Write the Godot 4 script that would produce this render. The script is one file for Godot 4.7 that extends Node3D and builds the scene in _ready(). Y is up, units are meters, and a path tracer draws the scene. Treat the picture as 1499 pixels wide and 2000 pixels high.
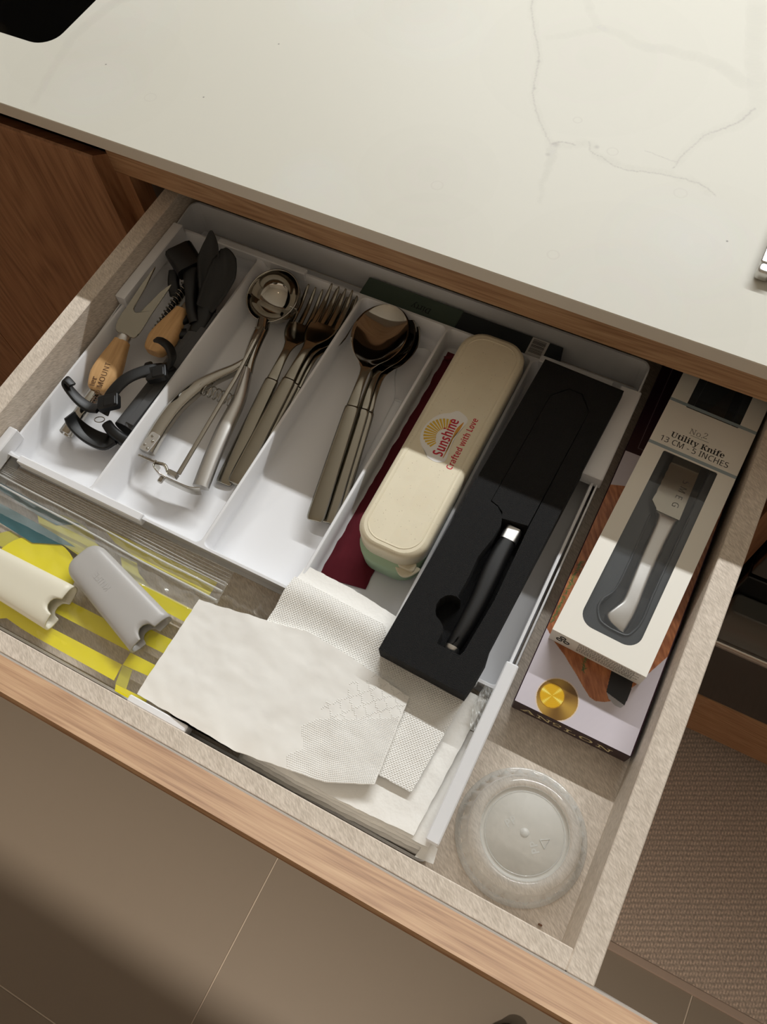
extends Node3D
# A kitchen drawer pulled open under a marble-look worktop. Units: metres; floor at y = 0; the worktop's front top edge is the line y = 0.88, z = 0; +z points to the cook.

var M := {}
var X := Transform3D()
var serif: SystemFont
var sans: SystemFont
var sans_bold: SystemFont
var serif_bold: SystemFont

const TOP := 0.88        # worktop surface
const RIM := 0.803       # upper edge of the drawer box
const DFL := 0.751       # upper face of the drawer bottom
const TFL := 0.7545      # floor of the cutlery tray
const TRIM := 0.778      # rim of the cutlery tray

func _ready() -> void:
	view_and_light()
	materials()
	room()
	worktop()
	cabinets()
	drawer()
	trays()
	left_compartment()
	cutlery()
	case_and_pouch()
	foam_knife()
	rear_box()
	knife_boxes()
	lid_cup()
	bags_and_clips()
	napkins()
	small_bits()

# ---------------------------------------------------------------- camera, light, exposure
func view_and_light() -> void:
	var cam := Camera3D.new()
	cam.name = "camera"
	cam.keep_aspect = Camera3D.KEEP_HEIGHT
	cam.fov = 65.306
	cam.near = 0.02
	cam.far = 50.0
	cam.transform = Transform3D(Basis(Vector3(0.88696, -0.06096, -0.45781), Vector3(-0.39049, 0.43033, -0.81384), Vector3(0.24662, 0.90061, 0.35788)), Vector3(0.4378, 1.2995, 0.3575))
	add_child(cam)
	cam.current = true
	var env := Environment.new()
	env.background_mode = Environment.BG_COLOR
	env.background_color = Color(0.02, 0.02, 0.02)
	env.tonemap_mode = Environment.TONE_MAPPER_LINEAR
	env.tonemap_exposure = 1.0
	env.sdfgi_enabled = true
	env.ssao_enabled = true
	env.ssil_enabled = true
	var we := WorldEnvironment.new()
	we.name = "world_environment"
	we.environment = env
	add_child(we)
	# the long linear lamp over the far side of the worktop
	var strip := AreaLight3D.new()
	strip.name = "linear_lamp_light"
	strip.area_size = Vector2(2.2, 0.03)
	strip.area_normalize_energy = true
	strip.light_energy = STRIP_E
	strip.light_color = Color(0.985, 0.997, 1.0)
	strip.area_range = 8.0
	strip.shadow_enabled = true
	strip.position = Vector3(0.35, TOP + 1.40, -1.74)
	strip.rotation = Vector3(deg_to_rad(-90.0 + 30.0), PI, 0)
	add_child(strip)
	# the downlight in the ceiling over the far side of the aisle
	var down := SpotLight3D.new()
	down.name = "downlight_light"
	down.spot_angle = 40.0
	down.spot_angle_attenuation = 0.5
	down.spot_range = 8.0
	down.spot_attenuation = 2.0
	down.light_size = 0.055
	down.light_energy = DOWN_E
	down.light_color = Color(1.0, 0.93, 0.85)
	down.shadow_enabled = true
	down.position = Vector3(0.15, 2.47, 1.93)
	down.rotation = Vector3(deg_to_rad(-90.0), 0, 0)
	add_child(down)

const STRIP_E := 6.1
const DOWN_E := 3.8

# ---------------------------------------------------------------- tagging
func tag(o: Node3D, label: String, category: String, group := "") -> void:
	o.set_meta("label", label)
	o.set_meta("category", category)
	if group != "":
		o.set_meta("group", group)

func thing(called: String, label: String, category: String, at := Vector3.ZERO, turn := 0.0, group := "") -> Node3D:
	var o := Node3D.new()
	o.name = called
	add_child(o, true)
	o.position = at
	o.rotation.y = turn
	tag(o, label, category, group)
	return o

func obj(called: String, st: SurfaceTool, m: Material, parent: Node3D = null) -> MeshInstance3D:
	st.generate_normals()
	var o := MeshInstance3D.new()
	o.name = called
	o.mesh = st.commit()
	o.material_override = m
	if parent == null:
		add_child(o, true)
	else:
		parent.add_child(o, true)
	return o

func struct(called: String, st: SurfaceTool, m: Material) -> MeshInstance3D:
	var o := obj(called, st, m)
	o.set_meta("kind", "structure")
	return o

# ---------------------------------------------------------------- shapes
func mesh_on() -> SurfaceTool:
	var st := SurfaceTool.new()
	st.begin(Mesh.PRIMITIVE_TRIANGLES)
	return st

func put(st: SurfaceTool, tris: PackedVector3Array, grp: int, flip := false, uvs := PackedVector2Array()) -> void:
	# tris: corners, counter-clockwise seen from outside
	for i in range(0, tris.size(), 3):
		if tris[i].is_equal_approx(tris[i + 1]) or tris[i + 1].is_equal_approx(tris[i + 2]) or tris[i].is_equal_approx(tris[i + 2]):
			continue
		for k in ([0, 1, 2] if flip else [0, 2, 1]):
			st.set_smooth_group(grp)
			if uvs.size():
				st.set_uv(uvs[i + k])
			st.add_vertex(X * tris[i + k])

func volume(tris: PackedVector3Array) -> float:
	var s := 0.0
	for i in range(0, tris.size(), 3):
		s += tris[i].dot(tris[i + 1].cross(tris[i + 2]))
	return s

func quad(st: SurfaceTool, a: Vector3, b: Vector3, c: Vector3, d: Vector3, grp := -1) -> void:
	put(st, PackedVector3Array([a, b, c, a, c, d]), grp)

func box(st: SurfaceTool, lo: Vector3, hi: Vector3, bev := 0.0) -> void:
	if bev <= 0.0:
		var p := func(i: int) -> Vector3: return Vector3(hi.x if i & 1 else lo.x, hi.y if i & 2 else lo.y, hi.z if i & 4 else lo.z)
		for f in [[0, 4, 6, 2], [1, 3, 7, 5], [0, 1, 5, 4], [2, 6, 7, 3], [0, 2, 3, 1], [4, 5, 7, 6]]:
			quad(st, p.call(f[0]), p.call(f[1]), p.call(f[2]), p.call(f[3]))
		return
	slab(st, rrect(lo.x, lo.z, hi.x, hi.z, bev, 1), lo.y, hi.y, bev, bev, -1)

func boxc(st: SurfaceTool, c: Vector3, s: Vector3, bev := 0.0) -> void:
	box(st, c - s / 2, c + s / 2, bev)

func rrect(x0: float, z0: float, x1: float, z1: float, r: float, n := 6) -> PackedVector2Array:
	var out := PackedVector2Array()
	var cs := [Vector2(x1 - r, z0 + r), Vector2(x1 - r, z1 - r), Vector2(x0 + r, z1 - r), Vector2(x0 + r, z0 + r)]
	for k in 4:
		for i in n + 1:
			var a := -PI / 2 + k * PI / 2 + i * PI / 2 / n
			out.append(cs[k] + Vector2(cos(a), sin(a)) * r)
	return out

func outline_up(poly: PackedVector2Array) -> PackedVector2Array:
	# so that the loop's normal is +y (x right, z towards the viewer)
	var s := 0.0
	for i in poly.size():
		var a := poly[i]
		var b := poly[(i + 1) % poly.size()]
		s += a.x * b.y - b.x * a.y
	var o := poly.duplicate()
	if s > 0.0:
		o.reverse()
	return o

func inset(poly: PackedVector2Array, d: float) -> PackedVector2Array:
	# poly as from outline_up(); positive d shrinks
	var n := poly.size()
	var out := PackedVector2Array()
	for i in n:
		var a := poly[(i + n - 1) % n]
		var b := poly[i]
		var c := poly[(i + 1) % n]
		var e1 := (b - a).normalized()
		var e2 := (c - b).normalized()
		var n1 := Vector2(e1.y, -e1.x)
		var n2 := Vector2(e2.y, -e2.x)
		var m := (n1 + n2)
		if m.length() < 0.1:
			m = n1
		m = m.normalized()
		var k := 1.0 / maxf(0.35, m.dot(n1))
		out.append(b + m * d * k)
	return out

func cap(st: SurfaceTool, poly: PackedVector2Array, y: float, up: bool, grp := -1) -> void:
	var idx := Geometry2D.triangulate_polygon(poly)
	var t := PackedVector3Array()
	for i in range(0, idx.size(), 3):
		var a := poly[idx[i]]
		var b := poly[idx[i + 1]]
		var c := poly[idx[i + 2]]
		var s := (b - a).cross(c - a)
		var p := [Vector3(a.x, y, a.y), Vector3(b.x, y, b.y), Vector3(c.x, y, c.y)]
		if (s > 0.0) == up:
			p = [p[0], p[2], p[1]]
		t.append_array(PackedVector3Array(p))
	put(st, t, grp)

func slab(st: SurfaceTool, poly0: PackedVector2Array, y0: float, y1: float, ct := 0.0, cb := 0.0, grp := 1) -> void:
	# an outline in x and z, extruded from y0 to y1, edges eased by ct above and cb below
	var poly := outline_up(poly0)
	var loops := []
	if cb > 0.0:
		loops.append([inset(poly, cb), y0])
		loops.append([poly, y0 + cb])
	else:
		loops.append([poly, y0])
	if ct > 0.0:
		loops.append([poly, y1 - ct])
		if ct > 0.0012:
			loops.append([inset(poly, ct * 0.3), y1 - ct * 0.3])
		loops.append([inset(poly, ct), y1])
	else:
		loops.append([poly, y1])
	var n := poly.size()
	for k in loops.size() - 1:
		var t := PackedVector3Array()
		for i in n:
			var j := (i + 1) % n
			var a: Vector2 = loops[k][0][i]
			var b: Vector2 = loops[k][0][j]
			var c: Vector2 = loops[k + 1][0][j]
			var d: Vector2 = loops[k + 1][0][i]
			var ya: float = loops[k][1]
			var yc: float = loops[k + 1][1]
			t.append_array(PackedVector3Array([Vector3(a.x, ya, a.y), Vector3(b.x, ya, b.y), Vector3(c.x, yc, c.y), Vector3(a.x, ya, a.y), Vector3(c.x, yc, c.y), Vector3(d.x, yc, d.y)]))
		put(st, t, grp + k if grp >= 0 and k > 0 and loops.size() > 2 and ct <= 0.0012 else grp)
	cap(st, loops[-1][0], y1, true)
	cap(st, loops[0][0], y0, false)

func loft(st: SurfaceTool, rings: Array, cap0 := true, cap1 := true, grp := 0, closed := true, capgrp := -1) -> void:
	var t := PackedVector3Array()
	var ct := PackedVector3Array()
	var n: int = rings[0].size()
	for k in rings.size() - 1:
		for i in (n if closed else n - 1):
			var j := (i + 1) % n
			var a: Vector3 = rings[k][i]
			var b: Vector3 = rings[k][j]
			var c: Vector3 = rings[k + 1][j]
			var d: Vector3 = rings[k + 1][i]
			t.append_array(PackedVector3Array([a, b, c, a, c, d]))
	for e in 2:
		if (e == 0 and not cap0) or (e == 1 and not cap1):
			continue
		var r: PackedVector3Array = rings[0] if e == 0 else rings[-1]
		var m := Vector3.ZERO
		for p in r:
			m += p
		m /= r.size()
		for i in n:
			var j := (i + 1) % n
			if e == 0:
				ct.append_array(PackedVector3Array([m, r[j], r[i]]))
			else:
				ct.append_array(PackedVector3Array([m, r[i], r[j]]))
	var all := t.duplicate()
	all.append_array(ct)
	var flip := volume(all) < 0.0
	put(st, t, grp, flip)
	put(st, ct, capgrp, flip)

func lathe(st: SurfaceTool, prof: Array, n := 32, grp := 0, cap0 := false, cap1 := false) -> void:
	# prof: Vector2(radius, y)
	var rings := []
	for p in prof:
		var r := PackedVector3Array()
		for i in n:
			var a := TAU * i / n
			r.append(Vector3(cos(a) * p.x, p.y, sin(a) * p.x))
		rings.append(r)
	loft(st, rings, cap0, cap1, grp)

func smooth(pts: Array, per := 8) -> PackedVector3Array:
	# a curve through all points
	var out := PackedVector3Array()
	var n := pts.size()
	for i in n - 1:
		var p0: Vector3 = pts[maxi(i - 1, 0)]
		var p1: Vector3 = pts[i]
		var p2: Vector3 = pts[i + 1]
		var p3: Vector3 = pts[mini(i + 2, n - 1)]
		for k in per:
			out.append(p1.cubic_interpolate(p2, p0, p3, float(k) / per))
	out.append(pts[n - 1])
	return out

func smooth2(pts: Array, per := 6, closed := true) -> PackedVector2Array:
	var out := PackedVector2Array()
	var n := pts.size()
	for i in (n if closed else n - 1):
		var p0: Vector2 = pts[(i + n - 1) % n] if closed else pts[maxi(i - 1, 0)]
		var p1: Vector2 = pts[i]
		var p2: Vector2 = pts[(i + 1) % n]
		var p3: Vector2 = pts[(i + 2) % n] if closed else pts[mini(i + 2, n - 1)]
		for k in per:
			out.append(p1.cubic_interpolate(p2, p0, p3, float(k) / per))
	if not closed:
		out.append(pts[n - 1])
	return out

func sweep(st: SurfaceTool, path: PackedVector3Array, prof: Callable, grp := 0, caps := true, up := Vector3.UP) -> void:
	# prof.call(t) -> PackedVector2Array of (side, up) offsets
	var rings := []
	var n := path.size()
	for i in n:
		var d := (path[mini(i + 1, n - 1)] - path[maxi(i - 1, 0)]).normalized()
		var side := d.cross(up)
		if side.length() < 0.05:
			side = d.cross(Vector3(0.3, 0.1, 1).normalized())
		side = side.normalized()
		var u := side.cross(d).normalized()
		var r := PackedVector3Array()
		for p in prof.call(float(i) / (n - 1)):
			r.append(path[i] + side * p.x + u * p.y)
		rings.append(r)
	loft(st, rings, caps, caps, grp)

func circle(r: float, n := 8, ry := -1.0) -> PackedVector2Array:
	var out := PackedVector2Array()
	for i in n:
		var a := TAU * i / n
		out.append(Vector2(cos(a) * r, sin(a) * (r if ry < 0.0 else ry)))
	return out

func tube(st: SurfaceTool, pts: Array, r: float, n := 8, grp := 0, r1 := -1.0) -> void:
	var rings := []
	var m := pts.size()
	var side := Vector3.ZERO
	for i in m:
		var d: Vector3 = (pts[mini(i + 1, m - 1)] - pts[maxi(i - 1, 0)]).normalized()
		if i == 0:
			side = d.cross(Vector3.UP if absf(d.y) < 0.9 else Vector3.RIGHT).normalized()
		side = (side - d * side.dot(d)).normalized()
		var u := side.cross(d)
		var rr := r if r1 < 0.0 else lerpf(r, r1, float(i) / (m - 1))
		var ring := PackedVector3Array()
		for k in n:
			var a := TAU * k / n
			ring.append(pts[i] + (side * cos(a) + u * sin(a)) * rr)
		rings.append(ring)
	loft(st, rings, true, true, grp)

func flatbar(w: float, h: float, e := 0.25) -> PackedVector2Array:
	# a rounded rectangle section
	var r := minf(w, h) * e
	var o := PackedVector2Array()
	for p in rrect(-w / 2, -h / 2, w / 2, h / 2, r, 2):
		o.append(p)
	return o

func sheet(st: SurfaceTool, nu: int, nv: int, f: Callable, thick: float, grp := 0, uv := true) -> void:
	# f.call(u, v) -> Vector3 of the upper face; the lower face lies thick below; closed round the edge
	var top := []
	for i in nu + 1:
		var row := PackedVector3Array()
		for j in nv + 1:
			row.append(f.call(float(i) / nu, float(j) / nv))
		top.append(row)
	var t := PackedVector3Array()
	var uvs := PackedVector2Array()
	var down := Vector3(0, -thick, 0)
	for i in nu:
		for j in nv:
			var a: Vector3 = top[i][j]
			var b: Vector3 = top[i + 1][j]
			var c: Vector3 = top[i + 1][j + 1]
			var d: Vector3 = top[i][j + 1]
			var qu := [Vector2(float(i) / nu, float(j) / nv), Vector2(float(i + 1) / nu, float(j) / nv), Vector2(float(i + 1) / nu, float(j + 1) / nv), Vector2(float(i) / nu, float(j + 1) / nv)]
			t.append_array(PackedVector3Array([a, c, b, a, d, c]))
			uvs.append_array(PackedVector2Array([qu[0], qu[2], qu[1], qu[0], qu[3], qu[2]]))
			if thick > 0.0:
				t.append_array(PackedVector3Array([a + down, b + down, c + down, a + down, c + down, d + down]))
				uvs.append_array(PackedVector2Array([qu[0], qu[1], qu[2], qu[0], qu[2], qu[3]]))
	var side := PackedVector3Array()
	if thick > 0.0:
		for i in nu:
			side.append_array(PackedVector3Array([top[i][0], top[i + 1][0], top[i + 1][0] + down, top[i][0], top[i + 1][0] + down, top[i][0] + down]))
			side.append_array(PackedVector3Array([top[i + 1][nv], top[i][nv], top[i][nv] + down, top[i + 1][nv], top[i][nv] + down, top[i + 1][nv] + down]))
		for j in nv:
			side.append_array(PackedVector3Array([top[0][j + 1], top[0][j], top[0][j] + down, top[0][j + 1], top[0][j] + down, top[0][j + 1] + down]))
			side.append_array(PackedVector3Array([top[nu][j], top[nu][j + 1], top[nu][j + 1] + down, top[nu][j], top[nu][j + 1] + down, top[nu][j] + down]))
	put(st, t, grp, false, uvs if uv else PackedVector2Array())
	if side.size():
		var su := PackedVector2Array()
		su.resize(side.size())
		put(st, side, grp + 1, false, su if uv else PackedVector2Array())

func words(called: String, text: String, font: Font, size: float, m: Material, parent: Node3D, at: Transform3D, depth := 0.0002) -> MeshInstance3D:
	# flat lettering; size is about the height of a capital; written along the transform's x, its top towards -z
	var tm := TextMesh.new()
	tm.text = text
	tm.font = font
	tm.font_size = 64
	tm.pixel_size = size / 46.0
	tm.depth = depth
	tm.curve_step = 2.0
	var o := MeshInstance3D.new()
	o.name = called
	o.mesh = tm
	o.material_override = m
	parent.add_child(o, true)
	o.transform = at * Transform3D(Basis(Vector3.RIGHT, -PI / 2), Vector3.ZERO)
	return o

func flat_at(x: float, y: float, z: float, turn_deg: float) -> Transform3D:
	return Transform3D(Basis(Vector3.UP, deg_to_rad(turn_deg)), Vector3(x, y, z))

# ---------------------------------------------------------------- materials
func flat(called: String, c: Color, rough := 0.5, metal := 0.0) -> StandardMaterial3D:
	var m := StandardMaterial3D.new()
	m.resource_name = called
	m.albedo_color = c
	m.roughness = rough
	m.metallic = metal
	M[called] = m
	return m

func c8(r: int, g: int, b: int) -> Color:
	return Color(r / 255.0, g / 255.0, b / 255.0)

func noise(sd: int, freq: float, oct := 4) -> FastNoiseLite:
	var n := FastNoiseLite.new()
	n.seed = sd
	n.noise_type = FastNoiseLite.TYPE_SIMPLEX_SMOOTH
	n.frequency = freq
	n.fractal_octaves = oct
	return n

func ramp(stops: Array) -> Gradient:
	var g := Gradient.new()
	var o := PackedFloat32Array()
	var c := PackedColorArray()
	for s in stops:
		o.append(s[0])
		c.append(s[1])
	g.offsets = o
	g.colors = c
	return g

func img_tex(im: Image) -> ImageTexture:
	return ImageTexture.create_from_image(im)

func tile_world(m: StandardMaterial3D, scale: Vector3) -> void:
	m.uv1_triplanar = true
	m.uv1_world_triplanar = true
	m.uv1_scale = scale
	m.uv1_triplanar_sharpness = 8.0

func wood_image(sd: int, along_u: bool) -> Image:
	# a plain-sawn board: fine pores and broad arching bands, grain along one side of the picture
	var w := 1024
	var h := 512
	var band := noise(sd, 0.006, 2)
	var fine := noise(sd + 7, 0.05, 3)
	var pore := noise(sd + 13, 0.22, 2)
	var im := Image.create(w if along_u else h, h if along_u else w, false, Image.FORMAT_RGB8)
	var dark := c8(150, 110, 78)
	var mid := c8(188, 147, 110)
	var pale := c8(209, 171, 132)
	for y in h:
		for x in w:
			# seamless along both sides by blending four shifted samples is not needed: the board is larger than the view
			var u := float(x)
			var v := float(y)
			var b := band.get_noise_2d(u * 0.28, v * 1.6)
			var rings := sin((v * 0.085 + b * 9.0 + (u - 520.0) * (u - 520.0) * 0.00003) * 2.6)
			var f := fine.get_noise_2d(u * 0.10, v * 1.5)
			var p := pore.get_noise_2d(u * 0.07, v * 1.6)
			var t := 0.54 + 0.15 * rings + 0.36 * f + 0.30 * p
			var c := dark.lerp(mid, clampf(t * 2.0, 0, 1)).lerp(pale, clampf(t * 2.0 - 1.0, 0, 1))
			if along_u:
				im.set_pixel(x, y, c)
			else:
				im.set_pixel(y, x, c)
	return im

func laminate_image() -> Image:
	# a linen-like decor: short scratches in two directions
	var n := 512
	var a := noise(31, 0.05, 3)
	var b := noise(47, 0.05, 3)
	var d := noise(53, 0.012, 2)
	var im := Image.create(n, n, false, Image.FORMAT_RGB8)
	for y in n:
		for x in n:
			var p := a.get_noise_2d((x + y * 1.3) * 0.34, (x * 1.1 - y) * 2.2)
			var q := b.get_noise_2d((x + y * 0.45) * 0.36, (y - x * 0.4) * 2.2)
			var t := clampf(0.5 + 0.52 * p + 0.46 * q + 0.16 * d.get_noise_2d(x, y), 0, 1)
			im.set_pixel(x, y, c8(196, 182, 166).lerp(c8(239, 226, 211), t))
	return im

func dab(im: Image, cx: float, cy: float, r: float, c: Color, a: float) -> void:
	var x0 := maxi(0, int(cx - r))
	var x1 := mini(im.get_width() - 1, int(cx + r) + 1)
	var y0 := maxi(0, int(cy - r))
	var y1 := mini(im.get_height() - 1, int(cy + r) + 1)
	for y in range(y0, y1 + 1):
		for x in range(x0, x1 + 1):
			var d := Vector2(x - cx, y - cy).length() / r
			if d < 1.0:
				var k := 1.0 - d * d
				im.set_pixel(x, y, im.get_pixel(x, y).lerp(c, a * k * k))

func stroke(im: Image, pts: Array, r0: float, r1: float, c: Color, a: float, jit := 0.0, rng: RandomNumberGenerator = null) -> void:
	for i in pts.size() - 1:
		var p: Vector2 = pts[i]
		var q: Vector2 = pts[i + 1]
		var n := int(maxf(1.0, p.distance_to(q) / maxf(1.0, minf(r0, r1) * 0.6)))
		for k in n:
			var t := (i + float(k) / n) / (pts.size() - 1)
			var o := Vector2.ZERO
			var aa := a
			if rng:
				o = Vector2(rng.randf_range(-jit, jit), rng.randf_range(-jit, jit))
				aa = a * rng.randf_range(0.3, 1.0)
			var s := p.lerp(q, float(k) / n) + o
			dab(im, s.x, s.y, lerpf(r0, r1, t), c, aa)

func marble_image() -> Image:
	# the slab from x = -0.25 to 0.60 and z = -0.40 to 0.0
	var w := 1600
	var h := 752
	var im := Image.create(w, h, false, Image.FORMAT_RGB8)
	var base := c8(211, 208, 196)
	im.fill(base)
	var rng := RandomNumberGenerator.new()
	rng.seed = 5
	var at := func(x: float, z: float) -> Vector2: return Vector2((x + 0.25) / 0.85 * w, (z + 0.40) / 0.40 * h)
	for i in 26:
		dab(im, rng.randf_range(0, w), rng.randf_range(0, h), rng.randf_range(70, 170), c8(215, 214, 207) if i % 3 else c8(205, 201, 190), 0.35)
	var grey := c8(176, 170, 163)
	var soft := c8(203, 198, 190)
	var veins := [
		[[-0.112, -0.147, -0.119, -0.103, -0.115, -0.073, -0.107, -0.041, -0.097, -0.005], 12.0, 7.0, 0.22, 2.0, soft],
		[[-0.06, -0.21, -0.085, -0.175, -0.112, -0.147], 6.0, 12.0, 0.08, 2.0, soft],
		[[0.205, -0.34, 0.219, -0.279, 0.236, -0.243, 0.252, -0.213, 0.260, -0.184, 0.268, -0.165, 0.285, -0.142, 0.298, -0.127], 7.0, 6.0, 0.16, 2.5, soft],
		[[0.205, -0.34, 0.219, -0.279, 0.236, -0.243, 0.252, -0.213, 0.260, -0.184, 0.268, -0.165, 0.285, -0.142, 0.298, -0.127], 2.2, 1.8, 0.34, 1.5, grey],
		[[0.298, -0.127, 0.303, -0.115, 0.305, -0.096, 0.312, -0.070], 9.0, 3.0, 0.10, 3.0, soft],
		[[0.297, -0.129, 0.312, -0.133, 0.321, -0.140, 0.331, -0.130, 0.345, -0.130, 0.357, -0.128, 0.374, -0.132, 0.396, -0.133, 0.418, -0.127], 8.0, 6.0, 0.12, 4.0, soft],
		[[0.297, -0.129, 0.303, -0.134, 0.314, -0.135], 2.6, 1.8, 0.5, 1.0, grey],
		[[0.321, -0.142, 0.327, -0.132, 0.334, -0.131, 0.345, -0.126, 0.357, -0.126, 0.374, -0.130, 0.396, -0.133, 0.412, -0.131, 0.420, -0.125], 1.5, 1.9, 0.45, 1.2, grey],
		[[0.361, -0.149, 0.377, -0.147, 0.386, -0.147], 1.2, 1.6, 0.45, 0.8, grey],
		[[0.385, -0.140, 0.387, -0.155, 0.391, -0.168, 0.393, -0.176, 0.397, -0.184, 0.401, -0.188, 0.408, -0.197, 0.414, -0.206, 0.419, -0.222], 1.6, 2.6, 0.45, 1.3, grey],
		[[0.385, -0.145, 0.393, -0.176, 0.401, -0.188, 0.414, -0.206, 0.419, -0.222, 0.413, -0.247, 0.400, -0.283, 0.385, -0.345], 8.0, 16.0, 0.10, 3.0, soft],
		[[0.249, -0.239, 0.269, -0.253, 0.286, -0.267, 0.314, -0.258, 0.342, -0.260, 0.379, -0.258, 0.412, -0.241], 7.0, 14.0, 0.12, 3.0, soft],
		[[0.250, -0.320, 0.261, -0.296, 0.275, -0.273, 0.290, -0.264], 10.0, 6.0, 0.10, 3.0, soft]]
	for vn in veins:
		var pts := []
		for i in range(0, vn[0].size(), 2):
			pts.append(at.call(vn[0][i], vn[0][i + 1]))
		var curve := smooth2(pts, 6, false)
		var jag := []
		for p in curve:
			jag.append(p + Vector2(rng.randf_range(-1, 1), rng.randf_range(-1, 1)) * vn[4] * 0.8)
		stroke(im, jag, vn[1], vn[2], vn[5], vn[3], vn[4] * 0.6, rng)
	for s in [[0.253, -0.21, 2.5], [0.262, -0.18, 2.2], [0.300, -0.130, 5.0], [0.2985, -0.118, 3.0], [0.328, -0.139, 3.0]]:
		var p: Vector2 = at.call(s[0], s[1])
		dab(im, p.x, p.y, s[2] + 2.0, grey, 0.55)
	for s in [[-0.071, -0.073], [0.027, -0.071], [0.439, -0.089], [0.05, -0.15]]:
		var p: Vector2 = at.call(s[0], s[1])
		dab(im, p.x, p.y, 1.8, c8(90, 84, 78), 0.9)
	# dried water rings
	for s in [[0.340, -0.139, 7.5], [0.397, -0.119, 8.5], [0.338, -0.031, 7.5], [0.238, -0.058, 8.0], [-0.013, -0.054, 9.0], [0.305, -0.16, 6.0]]:
		var p: Vector2 = at.call(s[0], s[1])
		var ring := []
		for k in 33:
			ring.append(p + Vector2(cos(TAU * k / 32), sin(TAU * k / 32) * 0.95) * s[2])
		stroke(im, ring, 1.3, 1.3, c8(196, 190, 180), 0.45)
	return im

func materials() -> void:
	serif = SystemFont.new()
	serif.font_names = PackedStringArray(["Droid Serif"])
	sans = SystemFont.new()
	sans.font_names = PackedStringArray(["Droid Sans"])
	sans_bold = SystemFont.new()
	sans_bold.font_names = PackedStringArray(["Droid Sans"])
	sans_bold.font_weight = 700
	serif_bold = SystemFont.new()
	serif_bold.font_names = PackedStringArray(["Droid Serif"])
	serif_bold.font_weight = 700
	var m: StandardMaterial3D
	m = flat("marble", Color.WHITE, 0.5)
	m.albedo_texture = img_tex(marble_image())
	m.texture_repeat = false
	m.metallic_specular = 0.4
	flat("slab_edge", c8(228, 220, 206), 0.55)
	m = flat("wood_along", Color.WHITE, 0.5)
	m.albedo_texture = img_tex(wood_image(3, true))
	tile_world(m, Vector3(1.2, 6.0, 6.0))
	m.uv1_offset = Vector3(0.22, 0.05, 0.75)
	m = flat("wood_up", c8(224, 208, 200), 0.5)
	m.albedo_texture = img_tex(wood_image(21, false))
	tile_world(m, Vector3(2.0, 1.05, 2.0))
	flat("wood_edge", c8(120, 82, 58), 0.55)
	m = flat("laminate", Color.WHITE, 0.62)
	m.albedo_texture = img_tex(laminate_image())
	tile_world(m, Vector3(11, 11, 11))
	m.uv1_triplanar_sharpness = 20.0
	flat("edge_band", c8(205, 197, 188), 0.5)
	flat("white_plastic", c8(236, 236, 238), 0.38)
	flat("carcass", c8(150, 138, 128), 0.6)
	m = flat("steel", c8(182, 178, 170), 0.07, 1.0)
	m = flat("steel_worn", c8(160, 155, 143), 0.13, 1.0)
	flat("steel_satin", c8(215, 214, 212), 0.33, 1.0)
	flat("black_plastic", c8(10, 10, 11), 0.45)
	flat("black_gloss", c8(8, 8, 9), 0.08)
	flat("dark_glass", c8(16, 16, 17), 0.1)
	m = flat("foam", c8(19, 19, 20), 0.95)
	var nt := NoiseTexture2D.new()
	nt.width = 256
	nt.height = 256
	nt.seamless = true
	nt.noise = noise(61, 0.2, 2)
	m.heightmap_enabled = true
	m.heightmap_texture = nt
	m.heightmap_scale = 0.05
	tile_world(m, Vector3(30, 30, 30))
	m = flat("tile", c8(154, 144, 131), 0.45)
	flat("grout", c8(226, 216, 202), 0.8)
	flat("wall_paint", c8(222, 214, 202), 0.8)
	flat("ceiling_paint", c8(235, 232, 226), 0.9)
	m = flat("lamp_glow", Color.WHITE, 0.5)
	m.emission_enabled = true
	m.emission = Color(1.0, 0.97, 0.92)
	m.emission_energy_multiplier = 6.0
	m = flat("downlight_glow", Color.WHITE, 0.5)
	m.emission_enabled = true
	m.emission = Color(1.0, 0.9, 0.78)
	m.emission_energy_multiplier = 6.0
	flat("aluminium", c8(225, 225, 226), 0.25, 1.0)
	flat("ink", c8(22, 20, 22), 0.6)

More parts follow.
